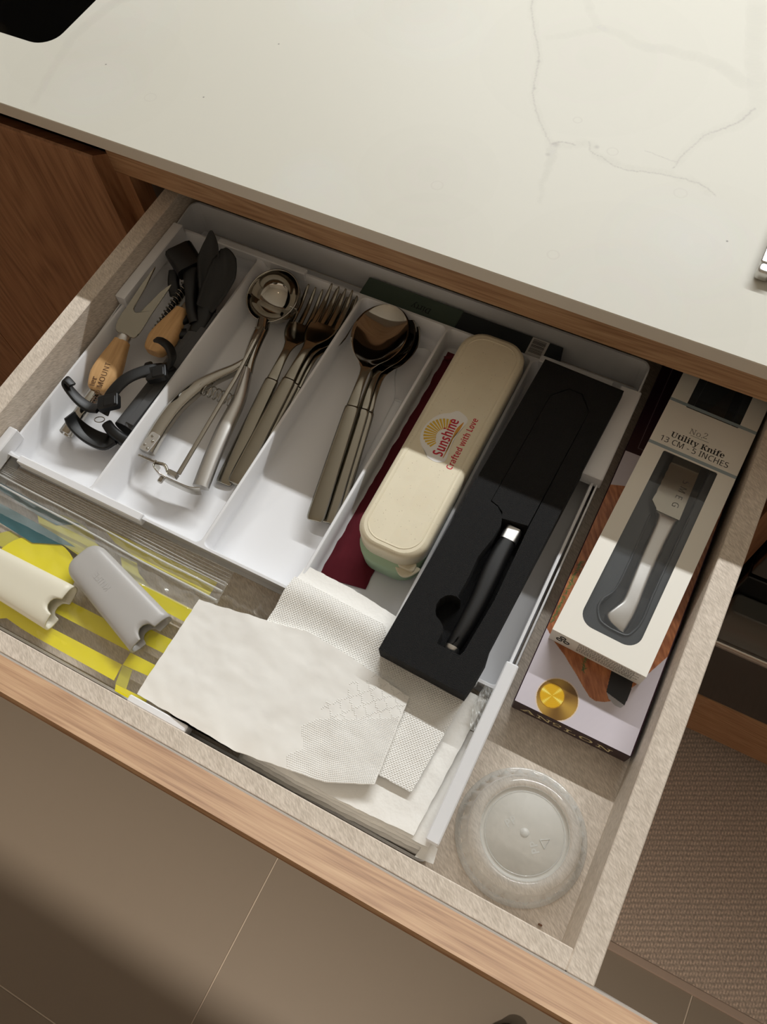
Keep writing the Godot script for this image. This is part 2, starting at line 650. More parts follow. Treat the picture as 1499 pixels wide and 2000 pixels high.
# ---------------------------------------------------------------- the room
func room() -> void:
	var st := mesh_on()
	box(st, Vector3(-3.2, -0.12, -4.2), Vector3(3.2, -0.0012, 3.4))
	var fl := struct("floor", st, M.grout)
	# large floor tiles with sunk joints
	st = mesh_on()
	slab(st, rrect(-0.2991, -0.2991, 0.2991, 0.2991, 0.001, 1), -0.003, 0.0, 0.0006, 0.0, -1)
	st.generate_normals()
	var tm := st.commit()
	for i in range(-3, 3):
		for k in range(-1, 3):
			var t := MeshInstance3D.new()
			t.name = "floor_tile"
			t.mesh = tm
			t.material_override = M.tile
			fl.add_child(t, true)
			t.position = Vector3(0.503 + i * 0.6, 0, 0.455 + k * 0.6)
	st = mesh_on()
	box(st, Vector3(-3.2, 2.55, -4.2), Vector3(3.2, 2.7, 3.4))
	struct("ceiling", st, M.ceiling_paint)
	st = mesh_on()
	box(st, Vector3(-3.2, 0, -4.2), Vector3(3.2, 2.55, -4.08))
	struct("wall_back", st, M.wall_paint)
	st = mesh_on()
	box(st, Vector3(-3.2, 0, 3.28), Vector3(3.2, 2.55, 3.4))
	struct("wall_front", st, M.wall_paint)
	st = mesh_on()
	box(st, Vector3(-3.2, 0, -4.08), Vector3(-3.08, 2.55, 3.28))
	struct("wall_left", st, M.wall_paint)
	st = mesh_on()
	box(st, Vector3(3.08, 0, -4.08), Vector3(3.2, 2.55, 3.28))
	struct("wall_right", st, M.wall_paint)
	# the linear lamp
	var lamp := thing("linear_lamp", "long slim pendant lamp hanging over the far side of the worktop", "lamp", Vector3(0.35, TOP + 1.40, -1.745))
	st = mesh_on()
	boxc(st, Vector3(0, 0.035, 0), Vector3(2.26, 0.05, 0.06), 0.004)
	obj("housing", st, M.aluminium, lamp)
	st = mesh_on()
	boxc(st, Vector3(0, 0.008, 0), Vector3(2.2, 0.004, 0.03))
	obj("diffuser", st, M.lamp_glow, lamp)
	for s in [-1, 1]:
		st = mesh_on()
		tube(st, [Vector3(s * 0.9, 0.06, 0), Vector3(s * 0.9, 0.27, 0)], 0.002, 6)
		obj("cable", st, M.black_plastic, lamp)
	var d := thing("downlight", "small round downlight in the ceiling above the far side of the aisle", "lamp", Vector3(0.15, 2.55, 1.93))
	st = mesh_on()
	lathe(st, [Vector2(0.055, -0.004), Vector2(0.07, -0.004), Vector2(0.07, 0.0), Vector2(0.055, 0.0), Vector2(0.055, -0.004)], 32)
	obj("trim_ring", st, M.aluminium, d)
	st = mesh_on()
	lathe(st, [Vector2(0.0, -0.002), Vector2(0.055, -0.002)], 32)
	obj("diffuser", st, M.downlight_glow, d)
	# the counter across the aisle, behind the cook
	var isl := thing("cabinet_run", "run of low wooden cabinets across the aisle from the open drawer", "cabinet", Vector3(0.4, 0, 1.1))
	st = mesh_on()
	box(st, Vector3(-2.6, 0.1, 0.03), Vector3(2.4, 0.87, 0.6))
	obj("body", st, M.wood_up, isl)
	st = mesh_on()
	box(st, Vector3(-2.6, 0.87, 0.0), Vector3(2.4, 0.9, 0.62), 0.002)
	obj("top", st, M.slab_edge, isl)
	st = mesh_on()
	box(st, Vector3(-2.6, 0.0, 0.08), Vector3(2.4, 0.1, 0.6))
	obj("plinth", st, M.wood_edge, isl)

# ---------------------------------------------------------------- worktop, sink, hob
func marble_face(st: SurfaceTool, poly0: PackedVector2Array) -> void:
	var poly := outline_up(poly0)
	var idx := Geometry2D.triangulate_polygon(poly)
	var t := PackedVector3Array()
	var u := PackedVector2Array()
	for i in range(0, idx.size(), 3):
		var p := [poly[idx[i]], poly[idx[i + 1]], poly[idx[i + 2]]]
		if (p[1] - p[0]).cross(p[2] - p[0]) > 0.0:
			p = [p[0], p[2], p[1]]
		for k in p:
			t.append(Vector3(k.x, TOP, k.y))
			u.append(Vector2((k.x + 0.25) / 0.85, (k.y + 0.40) / 0.40))
	put(st, t, -1, false, u)

func worktop() -> void:
	var w := thing("worktop", "cream marble-look worktop with thin grey veins over the open drawer", "worktop")
	# upper face in two pieces that meet along x = -0.3, round the sink opening
	var st := mesh_on()
	var hole := PackedVector2Array()
	for i in 9:
		var a := PI / 2 * i / 8
		hole.append(Vector2(-0.150 + 0.020 * sin(a), -0.0915 + 0.020 * cos(a)))
	for i in 9:
		var a := PI / 2 * i / 8
		hole.append(Vector2(-0.150 + 0.020 * cos(a), -0.43 - 0.020 * sin(a)))
	var right := PackedVector2Array([Vector2(-0.3, -0.0715)])
	right.append_array(hole)
	right.append_array(PackedVector2Array([Vector2(-0.3, -0.45), Vector2(-0.3, -0.6), Vector2(1.6, -0.6), Vector2(1.6, -0.0005), Vector2(-0.3, -0.0005)]))
	marble_face(st, right)
	var left := PackedVector2Array([Vector2(-0.3, -0.0715)])
	var mir := PackedVector2Array()
	for p in hole:
		mir.append(Vector2(-1.04 - p.x, p.y))
	left.append_array(mir)
	left.append_array(PackedVector2Array([Vector2(-0.3, -0.45), Vector2(-0.3, -0.6), Vector2(-1.6, -0.6), Vector2(-1.6, -0.0005), Vector2(-0.3, -0.0005)]))
	marble_face(st, left)
	obj("top_face", st, M.marble, w)
	st = mesh_on()
	quad(st, Vector3(-1.6, 0.8685, 0), Vector3(1.6, 0.8685, 0), Vector3(1.6, TOP - 0.0006, 0), Vector3(-1.6, TOP - 0.0006, 0))
	quad(st, Vector3(-1.6, TOP - 0.0006, 0), Vector3(1.6, TOP - 0.0006, 0), Vector3(1.6, TOP, -0.0006), Vector3(-1.6, TOP, -0.0006))
	for u in [[-1.6, 1.6, -0.0715, 0.0], [-1.6, 1.6, -0.6, -0.4515], [-1.6, -0.91, -0.4515, -0.0715], [-0.13, 1.6, -0.4515, -0.0715]]:
		quad(st, Vector3(u[0], 0.8685, u[2]), Vector3(u[1], 0.8685, u[2]), Vector3(u[1], 0.8685, u[3]), Vector3(u[0], 0.8685, u[3]))
	quad(st, Vector3(1.6, 0.8685, -0.6), Vector3(-1.6, 0.8685, -0.6), Vector3(-1.6, TOP, -0.6), Vector3(1.6, TOP, -0.6))
	quad(st, Vector3(1.6, 0.8685, 0), Vector3(1.6, 0.8685, -0.6), Vector3(1.6, TOP, -0.6), Vector3(1.6, TOP, 0))
	quad(st, Vector3(-1.6, 0.8685, -0.6), Vector3(-1.6, 0.8685, 0), Vector3(-1.6, TOP, 0), Vector3(-1.6, TOP, -0.6))
	# the cut edge round the sink opening
	var loop := PackedVector2Array()
	loop.append_array(hole)
	var back := mir.duplicate()
	back.reverse()
	loop.append_array(back)
	for i in loop.size():
		var a := loop[i]
		var b := loop[(i + 1) % loop.size()]
		quad(st, Vector3(b.x, 0.8685, b.y), Vector3(a.x, 0.8685, a.y), Vector3(a.x, TOP, a.y), Vector3(b.x, TOP, b.y))
	obj("edge", st, M.slab_edge, w)
	# the sink below the opening
	var sink := thing("sink", "glossy black sink bowl set under the worktop's rounded opening", "sink", Vector3(-0.52, 0.8683, -0.2615))
	st = mesh_on()
	var rings := []
	for s in [[0.398, 0.198, 0.03, 0.0], [0.395, 0.195, 0.034, -0.002], [0.392, 0.192, 0.034, -0.03], [0.388, 0.188, 0.034, -0.17], [0.380, 0.180, 0.034, -0.19], [0.360, 0.160, 0.034, -0.2]]:
		var r := PackedVector3Array()
		for p in rrect(-s[0], -s[1], s[0], s[1], s[2], 8):
			r.append(Vector3(p.x, s[3], p.y))
		rings.append(r)
	rings.reverse()
	loft(st, rings, true, false, 0)
	obj("bowl", st, M.black_gloss, sink)
	st = mesh_on()
	lathe(st, [Vector2(0.0, -0.197), Vector2(0.03, -0.197), Vector2(0.042, -0.196), Vector2(0.045, -0.199)], 32)
	obj("drain", st, M.steel, sink)
	# the hob whose corner shows at the right
	var hob := thing("hob", "black glass hob with a bright metal edge strip on the worktop", "hob", Vector3(0.4635, TOP, -0.0635))
	st = mesh_on()
	box(st, Vector3(0.0095, 0.002, -0.46), Vector3(0.60, 0.0085, -0.003), 0.0008)
	obj("glass", st, M.dark_glass, hob)
	st = mesh_on()
	box(st, Vector3(0.0, 0.002, -0.46), Vector3(0.0092, 0.0088, -0.0085), 0.0008)
	obj("edge_strip", st, M.aluminium, hob)
	st = mesh_on()
	slab(st, rrect(0.0, -0.0083, 0.0094, 0.0, 0.003, 4), 0.0015, 0.0088, 0.0015)
	obj("corner_cap", st, M.steel_satin, hob)
	st = mesh_on()
	box(st, Vector3(0.011, 0.0, -0.45), Vector3(0.59, 0.003, -0.002))
	obj("gasket", st, M.wood_edge, hob)

# ---------------------------------------------------------------- cabinets under the worktop
func front_panel(st: SurfaceTool, x0: float, x1: float, y0: float, y1: float, zf: float) -> void:
	# a front 20 mm thick: its top slopes 12 mm down to the back as a finger grip, its front top edge is eased
	var prof := [Vector2(y0, zf - 0.02), Vector2(y0, zf), Vector2(y1 - 0.0035, zf), Vector2(y1 - 0.0012, zf - 0.0007), Vector2(y1, zf - 0.0025), Vector2(y1 - 0.0115, zf - 0.02)]
	var rings := []
	for x in [x0, x1]:
		var r := PackedVector3Array()
		for p in prof:
			r.append(Vector3(x, p.x, p.y))
		rings.append(r)
	loft(st, rings, true, true, -1)

func cabinets() -> void:
	var c := thing("base_cabinet", "wooden base cabinet with an open drawer bay under the worktop", "cabinet")
	var st := mesh_on()
	box(st, Vector3(-0.057, 0.816, -0.045), Vector3(0.575, 0.8683, -0.025), 0.0005)
	obj("rail", st, M.wood_along, c)
	for sx in [[-0.057, -0.041], [0.556, 0.572]]:
		st = mesh_on()
		box(st, Vector3(sx[0], 0.09, -0.045), Vector3(sx[1], 0.816, -0.025))
		obj("stile", st, M.wood_up, c)
		st = mesh_on()
		box(st, Vector3(sx[0], 0.09, -0.56), Vector3(sx[1], 0.866, -0.045))
		obj("side_panel", st, M.carcass, c)
	st = mesh_on()
	box(st, Vector3(-0.041, 0.09, -0.57), Vector3(0.556, 0.866, -0.56))
	obj("back_panel", st, M.carcass, c)
	st = mesh_on()
	box(st, Vector3(-0.041, 0.60, -0.55), Vector3(0.556, 0.616, -0.03))
	obj("shelf", st, M.carcass, c)
	for sx in [-0.0405, 0.5355]:
		st = mesh_on()
		box(st, Vector3(sx, 0.715, -0.50), Vector3(sx + 0.012, 0.75, -0.03), 0.002)
		obj("runner", st, M.aluminium, c)
	st = mesh_on()
	front_panel(st, -0.053, 0.569, 0.10, 0.595, -0.008)
	obj("door", st, M.wood_up, c)
	st = mesh_on()
	box(st, Vector3(-0.057, 0.0, -0.07), Vector3(0.572, 0.09, -0.055))
	obj("plinth", st, M.wood_edge, c)
	# the neighbouring cabinet to the left
	var l := thing("door_cabinet", "closed wooden cabinet with two tall doors left of the open drawer", "cabinet")
	st = mesh_on()
	box(st, Vector3(-0.80, 0.09, -0.56), Vector3(-0.060, 0.66, -0.03))
	obj("body", st, M.carcass, l)
	st = mesh_on()
	box(st, Vector3(-0.80, 0.845, -0.05), Vector3(-0.060, 0.866, -0.03))
	obj("rail", st, M.wood_edge, l)
	st = mesh_on()
	box(st, Vector3(-0.80, 0.0, -0.07), Vector3(-0.060, 0.09, -0.055))
	obj("plinth", st, M.wood_edge, l)
	for dx in [[-0.4280, -0.0562], [-0.8030, -0.4305]]:
		st = mesh_on()
		front_panel(st, dx[0], dx[1], 0.095, 0.8437, -0.008)
		obj("door", st, M.wood_up, l)
	# the oven on the right
	var o := thing("oven", "black built-in oven with a grey handle bar right of the drawer", "oven")
	st = mesh_on()
	box(st, Vector3(0.578, 0.245, -0.55), Vector3(1.17, 0.855, -0.03))
	obj("body", st, M.black_plastic, o)
	st = mesh_on()
	box(st, Vector3(0.576, 0.605, -0.03), Vector3(1.172, 0.86, -0.008), 0.001)
	obj("control_panel", st, M.dark_glass, o)
	st = mesh_on()
	box(st, Vector3(0.576, 0.242, -0.03), Vector3(1.172, 0.597, -0.008), 0.001)
	obj("oven_door", st, M.dark_glass, o)
	st = mesh_on()
	slab(st, rrect(0.578, -0.008, 1.17, 0.014, 0.006, 4), 0.487, 0.560, 0.002, 0.002)
	obj("handle", st, flat("handle_grey", c8(92, 92, 88), 0.3), o)
	st = mesh_on()
	slab(st, rrect(0.575, -0.008, 1.17, 0.018, 0.006, 4), 0.474, 0.486, 0.002, 0.002)
	obj("handle_lip", st, M.steel_satin, o)
	var dr := thing("oven_base_drawer", "wooden drawer front below the black oven", "drawer")
	st = mesh_on()
	box(st, Vector3(0.575, 0.082, -0.028), Vector3(1.17, 0.237, -0.008), 0.0015)
	obj("front", st, M.wood_along, dr)
	st = mesh_on()
	box(st, Vector3(0.58, 0.085, -0.5), Vector3(1.165, 0.23, -0.028))
	obj("box", st, M.carcass, dr)
	# the mat
	var mat := thing("floor_mat", "grey-brown woven kitchen mat with a bound edge on the tiles", "mat")
	var mm := flat("mat_weave", c8(240, 222, 208), 0.75)
	mm.albedo_texture = img_tex(weave_image())
	mm.heightmap_enabled = true
	mm.heightmap_texture = mm.albedo_texture
	mm.heightmap_scale = 0.05
	tile_world(mm, Vector3(16, 16, 16))
	st = mesh_on()
	slab(st, rrect(0.45, -0.045, 1.45, 0.300, 0.01, 3), 0.0, 0.006, 0.001)
	obj("woven_field", st, mm, mat)
	st = mesh_on()
	slab(st, rrect(0.44, 0.2985, 1.46, 0.311, 0.002, 2), 0.0, 0.0068, 0.002)
	obj("binding", st, flat("mat_binding", c8(190, 172, 160), 0.6), mat)
	# the tip of the cook's slipper, just in view
	var sl := thing("slipper", "dark brown slipper toe on the tiles in front of the drawer", "slipper", Vector3(0.600, 0, 0.556))
	st = mesh_on()
	slab(st, smooth2([Vector2(0, -0.10), Vector2(0.036, -0.07), Vector2(0.045, 0.0), Vector2(0.036, 0.09), Vector2(0.03, 0.15), Vector2(-0.03, 0.15), Vector2(-0.034, 0.09), Vector2(-0.042, 0.0), Vector2(-0.034, -0.07)]), 0.0, 0.014, 0.003, 0.003, 1)
	obj("sole", st, M.black_plastic, sl)
	st = mesh_on()
	var rr := []
	for k in 9:
		var t := k / 8.0
		var zz := lerpf(-0.096, 0.02, t)
		var hw := 0.040 * pow(sin(PI * 0.5 * minf(1.0, t * 1.3 + 0.12)), 0.6)
		var r := PackedVector3Array()
		for i in 13:
			var a := PI * i / 12
			r.append(Vector3(cos(a) * hw, 0.013 + sin(a) * 0.048 * pow(minf(1.0, t * 1.4 + 0.12), 0.5), zz))
		rr.append(r)
	loft(st, rr, true, true, 0, true)
	obj("upper", st, flat("slipper_brown", c8(62, 40, 32), 0.7), sl)

func weave_image() -> Image:
	var n := 256
	var im := Image.create(n, n, false, Image.FORMAT_RGB8)
	var nz := noise(77, 0.05, 3)
	for y in n:
		for x in n:
			# a twill of short slanting floats
			var cx := x % 16
			var cy := (y + (x / 16) * 8) % 32
			var k := 0.84
			if cy < 22 and cx > 2 and cx < 13:
				k = 0.90 + 0.10 * sin(PI * cy / 22.0)
			k *= 0.92 + 0.16 * nz.get_noise_2d(x, y)
			im.set_pixel(x, y, Color(k, k, k))
	return im

# ---------------------------------------------------------------- the drawer
func drawer() -> void:
	var d := thing("drawer", "open kitchen drawer with linen-grey sides and a wooden front", "drawer")
	var st := mesh_on()
	front_panel(st, -0.053, 0.569, 0.60, 0.8437, 0.381)
	obj("front", st, M.wood_along, d)
	st = mesh_on()
	box(st, Vector3(-0.052, 0.601, 0.3600), Vector3(0.568, 0.8318, 0.3610))
	obj("front_lining", st, M.edge_band, d)
	st = mesh_on()
	box(st, Vector3(0.0, 0.72, 0.348), Vector3(0.515, RIM, 0.3598), 0.0006)
	obj("front_board", st, M.laminate, d)
	for sx in [[-0.0157, 0.0], [0.515, 0.5307]]:
		st = mesh_on()
		box(st, Vector3(sx[0], 0.72, -0.135), Vector3(sx[1], RIM, 0.3599), 0.0006)
		obj("side", st, M.laminate, d)
	st = mesh_on()
	box(st, Vector3(0.0, 0.74, -0.13), Vector3(0.515, DFL, 0.349))
	obj("bottom", st, M.laminate, d)
	st = mesh_on()
	box(st, Vector3(0.0, 0.72, -0.145), Vector3(0.515, RIM - 0.01, -0.13))
	obj("back", st, M.laminate, d)

# ---------------------------------------------------------------- the trays
func loop_at(x0: float, z0: float, x1: float, z1: float, r: float, y: float, n := 5) -> PackedVector3Array:
	var o := PackedVector3Array()
	for p in rrect(x0, z0, x1, z1, r, n):
		o.append(Vector3(p.x, y, p.y))
	return o

func pocket(st: SurfaceTool, cell: Array, top: Array, bot: Array, rt: float, rb: float, y1: float, y0: float, fil: float, fl := true) -> void:
	# the rim of one compartment (cell) down to its floor; top, bot: [x0, z0, x1, z1]
	var rings := []
	rings.append(loop_at(cell[0], cell[1], cell[2], cell[3], 0.0002, y1))
	rings.append(loop_at(top[0], top[1], top[2], top[3], rt, y1))
	var e := 0.0006
	rings.append(loop_at(top[0] + e, top[1] + e, top[2] - e, top[3] - e, rt, y1 - e))
	for k in 5:
		var a := PI / 2 * k / 4
		var i := fil * (1.0 - cos(a))
		var r := maxf(rb - i * 0.5, 0.002)
		rings.append(loop_at(bot[0] + i - fil, bot[1] + i - fil, bot[2] - i + fil, bot[3] - i + fil, r + fil * 0.5, y0 + fil * (1.0 - sin(a))))
	var t := PackedVector3Array()
	var n: int = rings[0].size()
	for k in rings.size() - 1:
		t = PackedVector3Array()
		for i in n:
			var j := (i + 1) % n
			t.append_array(PackedVector3Array([rings[k][i], rings[k + 1][j], rings[k][j], rings[k][i], rings[k + 1][i], rings[k + 1][j]]))
		put(st, t, -1 if k == 0 else 0, true)
	if fl:
		t = PackedVector3Array()
		var m := Vector3((bot[0] + bot[2]) / 2, y0, (bot[1] + bot[3]) / 2)
		for i in n:
			t.append_array(PackedVector3Array([rings[-1][i], m, rings[-1][(i + 1) % n]]))
		put(st, t, 0, true)

func trays() -> void:
	# the wide outer tray: rim all round, floor under the cutlery only
	var o := thing("organiser_frame", "wide white plastic organiser frame lining most of the drawer", "organiser")
	var st := mesh_on()
	# left, rear and right walls are one bent strip with rounded corners; the front wall is lower
	var line := []
	for q in rrect(0.0012, -0.0483, 0.4253, 0.3466, 0.008, 5):
		line.append(Vector3(q.x, 0.0, q.y))
	line = line.slice(6) + line.slice(0, 6)
	var rings := []
	for p in line:
		var hgt: float = 0.7856 if p.z < 0.335 else 0.7560
		var inw: Vector3 = Vector3(0.213, 0, 0.149) - p
		var nrm: Vector3 = Vector3(signf(inw.x) if p.x < 0.009 or p.x > 0.4173 else 0.0, 0, signf(inw.z) if p.z < -0.0403 or p.z > 0.3386 else 0.0).normalized()
		rings.append(PackedVector3Array([Vector3(p.x, DFL + 0.0003, p.z), Vector3(p.x, hgt, p.z), Vector3(p.x, hgt, p.z) + nrm * 0.0018, Vector3(p.x, DFL + 0.0003, p.z) + nrm * 0.0018]))
	rings.append(rings[0])
	loft(st, rings, false, false, -1)
	obj("wall", st, M.white_plastic, o)
	st = mesh_on()
	box(st, Vector3(0.004, DFL + 0.0002, -0.045), Vector3(0.4225, DFL + 0.0016, 0.232))
	obj("base", st, M.white_plastic, o)
	# capped stretches of the rim
	st = mesh_on()
	box(st, Vector3(0.4185, 0.772, 0.214), Vector3(0.4272, 0.7875, 0.3345), 0.0008)
	obj("rim_cap", st, M.white_plastic, o)
	st = mesh_on()
	box(st, Vector3(0.411, 0.7735, -0.0185), Vector3(0.4272, 0.7872, 0.064), 0.0008)
	obj("rim_cap", st, M.white_plastic, o)
	st = mesh_on()
	box(st, Vector3(0.0004, 0.7735, -0.018), Vector3(0.0100, 0.7872, 0.0725), 0.0008)
	obj("rim_cap", st, M.white_plastic, o)
	st = mesh_on()
	box(st, Vector3(0.0004, 0.7735, 0.214), Vector3(0.0085, 0.7872, 0.26), 0.0008)
	obj("rim_cap", st, M.white_plastic, o)
	st = mesh_on()
	box(st, Vector3(0.2030, 0.7640, 0.3428), Vector3(0.2500, 0.7762, 0.3477), 0.0008)
	obj("rim_cap", st, M.white_plastic, o)
	# the cutlery tray inside it
	var c := thing("cutlery_tray", "white plastic cutlery tray with five long compartments in the drawer", "tray")
	st = mesh_on()
	var zb := -0.0215
	var zf := 0.2325
	var w := 0.0008
	var xs := [0.0045, 0.0868, 0.1875, 0.2662, 0.3400, 0.4222]
	for i in 5:
		var a: float = xs[i]
		var b: float = xs[i + 1]
		var l := 0.0018 if i == 0 else w
		var r := 0.0018 if i == 4 else w
		var dl := 0.0070 if i == 0 else 0.0038
		var dr := 0.0038
		if i == 1:
			dl = 0.0120
		var front := 0.006
		pocket(st, [a, zb, b, zf], [a + l, zb + 0.0018, b - r, zf - 0.0018], [a + l + dl, zb + 0.008, b - r - dr, zf - front], 0.005, 0.006, TRIM, TFL, 0.004)
	var outer := [loop_at(xs[0], zb, xs[5], zf, 0.0002, TRIM), loop_at(xs[0] + 0.0015, zb + 0.004, xs[5] - 0.003, zf - 0.004, 0.004, DFL + 0.0018)]
	var t := PackedVector3Array()
	for i in outer[0].size():
		var j: int = (i + 1) % int(outer[0].size())
		t.append_array(PackedVector3Array([outer[0][i], outer[1][j], outer[1][i], outer[0][i], outer[0][j], outer[1][j]]))
	put(st, t, -1)
	obj("pockets", st, M.white_plastic, c)
	for b in [[0.044, 0.1325, zb - 0.003, zb + 0.0035], [0.020, 0.1365, zf - 0.0035, zf + 0.003], [0.345, 0.405, zb - 0.003, zb + 0.0035], [0.330, 0.407, zf - 0.0035, zf + 0.003]]:
		st = mesh_on()
		box(st, Vector3(b[0], TRIM - 0.007, b[2]), Vector3(b[1], TRIM + 0.0025, b[3]), 0.0008)
		obj("rim_tab", st, M.white_plastic, c)

# ---------------------------------------------------------------- cutlery
func blade_rings(stations: Array, n := 10) -> Array:
	# stations along -z: [s, half width, height of the middle, dish (edge above middle), thickness, sideways]
	var rings := []
	for q in stations:
		var r := PackedVector3Array()
		var off: float = q[5] if q.size() > 5 else 0.0
		for i in n + 1:
			var t := -1.0 + 2.0 * i / n
			r.append(Vector3(off + q[1] * t, q[2] + q[3] * t * t + q[4] * 0.5 * sqrt(maxf(0.0, 1.0 - t * t * 0.96)), -q[0]))
		for i in range(n - 1, 0, -1):
			var t := -1.0 + 2.0 * i / n
			r.append(Vector3(off + q[1] * t, q[2] + q[3] * t * t - q[4] * 0.5 * sqrt(maxf(0.0, 1.0 - t * t * 0.96)), -q[0]))
		rings.append(r)
	return rings

func refine(st: Array, per := 4) -> Array:
	var out := []
	var n := st.size()
	for i in n - 1:
		for k in per:
			var t := float(k) / per
			var q := []
			for c in st[i].size():
				var p0: float = st[maxi(i - 1, 0)][c]
				var p1: float = st[i][c]
				var p2: float = st[i + 1][c]
				var p3: float = st[mini(i + 2, n - 1)][c]
				q.append(lerpf(lerpf(p1, p2, t), cubic_interpolate(p1, p2, p0, p3, t), 0.85))
			out.append(q)
	out.append(st[n - 1])
	return out

const HANDLE := [[0.0, 0.0042, 0.0030, 0.0, 0.0010], [0.0010, 0.0062, 0.0034, -0.0003, 0.0020], [0.008, 0.0070, 0.0045, -0.0007, 0.0026], [0.045, 0.0066, 0.0085, -0.0008, 0.0030], [0.085, 0.0060, 0.0125, -0.0008, 0.0032], [0.0970, 0.0056, 0.0136, -0.0007, 0.0030], [0.0985, 0.0048, 0.0134, -0.0003, 0.0022], [0.112, 0.0038, 0.0142, 0.0, 0.0026], [0.128, 0.0036, 0.0138, 0.0, 0.0026]]

func fork(label: String, at: Vector3, dir: Vector2, pitch := 0.0, roll := 0.0) -> Node3D:
	var f := thing("table_fork", label, "fork", at, 0.0, "steel table forks in the tray")
	aim(f, at, dir, pitch, roll)
	f.scale = Vector3(1, 1, 0.965)
	var st := mesh_on()
	loft(st, blade_rings(refine(HANDLE + [[0.138, 0.0058, 0.0118, 0.0003, 0.0022]], 3)), true, true, 0)
	obj("handle", st, M.steel_worn, f)
	st = mesh_on()
	loft(st, blade_rings(refine([[0.1365, 0.0053, 0.0122, 0.0002, 0.0020], [0.146, 0.0102, 0.0090, 0.0010, 0.0018], [0.154, 0.0124, 0.0066, 0.0016, 0.0018], [0.1625, 0.0127, 0.0052, 0.0018, 0.0017]], 4), 16), true, true, 0)
	obj("head", st, M.steel_worn, f)
	for k in 4:
		var x := -0.0102 + k * 0.0068
		var e := 0.0018 * pow(x / 0.0127, 2.0)
		st = mesh_on()
		loft(st, blade_rings(refine([[0.1600, 0.0024, 0.0055 + e, 0.0, 0.0017, x], [0.166, 0.0023, 0.0050 + e, 0.0, 0.0017, x], [0.180, 0.0020, 0.0062 + e, 0.0, 0.0016, x * 0.98], [0.192, 0.0015, 0.0100 + e, 0.0, 0.0013, x * 0.95], [0.1975, 0.0009, 0.0122 + e, 0.0, 0.0009, x * 0.94], [0.1985, 0.0003, 0.0127 + e, 0.0, 0.0004, x * 0.94]], 3), 6), true, true, 0)
		obj("tine", st, M.steel_worn, f)
	return f

func spoon(label: String, at: Vector3, dir: Vector2, pitch := 0.0, roll := 0.0, k := 1.0) -> Node3D:
	var f := thing("table_spoon", label, "spoon", at, 0.0, "steel table spoons in the tray")
	aim(f, at, dir, pitch, roll)
	f.scale = Vector3(1, 1, 0.975)
	var st := mesh_on()
	loft(st, blade_rings(refine(HANDLE + [[0.136, 0.0050, 0.0132, 0.0002, 0.0022]], 3)), true, true, 0)
	obj("handle", st, M.steel_worn, f)
	st = mesh_on()
	loft(st, blade_rings(refine([[0.1345, 0.0047, 0.0134, 0.0001, 0.0020], [0.141, 0.0085, 0.0108, 0.0022, 0.0016], [0.150, 0.0152 * k, 0.0066, 0.0055, 0.0014], [0.162, 0.0203 * k, 0.0032, 0.0084, 0.0013], [0.176, 0.0218 * k, 0.0022, 0.0092, 0.0013], [0.189, 0.0186 * k, 0.0038, 0.0073, 0.0013], [0.197, 0.0128 * k, 0.0068, 0.0043, 0.0012], [0.2012, 0.0070, 0.0095, 0.0017, 0.0011], [0.2025, 0.0015, 0.0110, 0.0002, 0.0008]], 5), 20), true, true, 0)
	obj("bowl", st, M.steel, f)
	return f

func aim(o: Node3D, at: Vector3, dir: Vector2, pitch: float, roll: float) -> void:
	# the thing's -z points along dir (x, z), nose up by pitch
	var d := dir.normalized()
	var yaw := atan2(-d.x, -d.y)
	o.transform = Transform3D(Basis(Vector3.UP, yaw) * Basis(Vector3.RIGHT, pitch) * Basis(Vector3.FORWARD, roll), at)

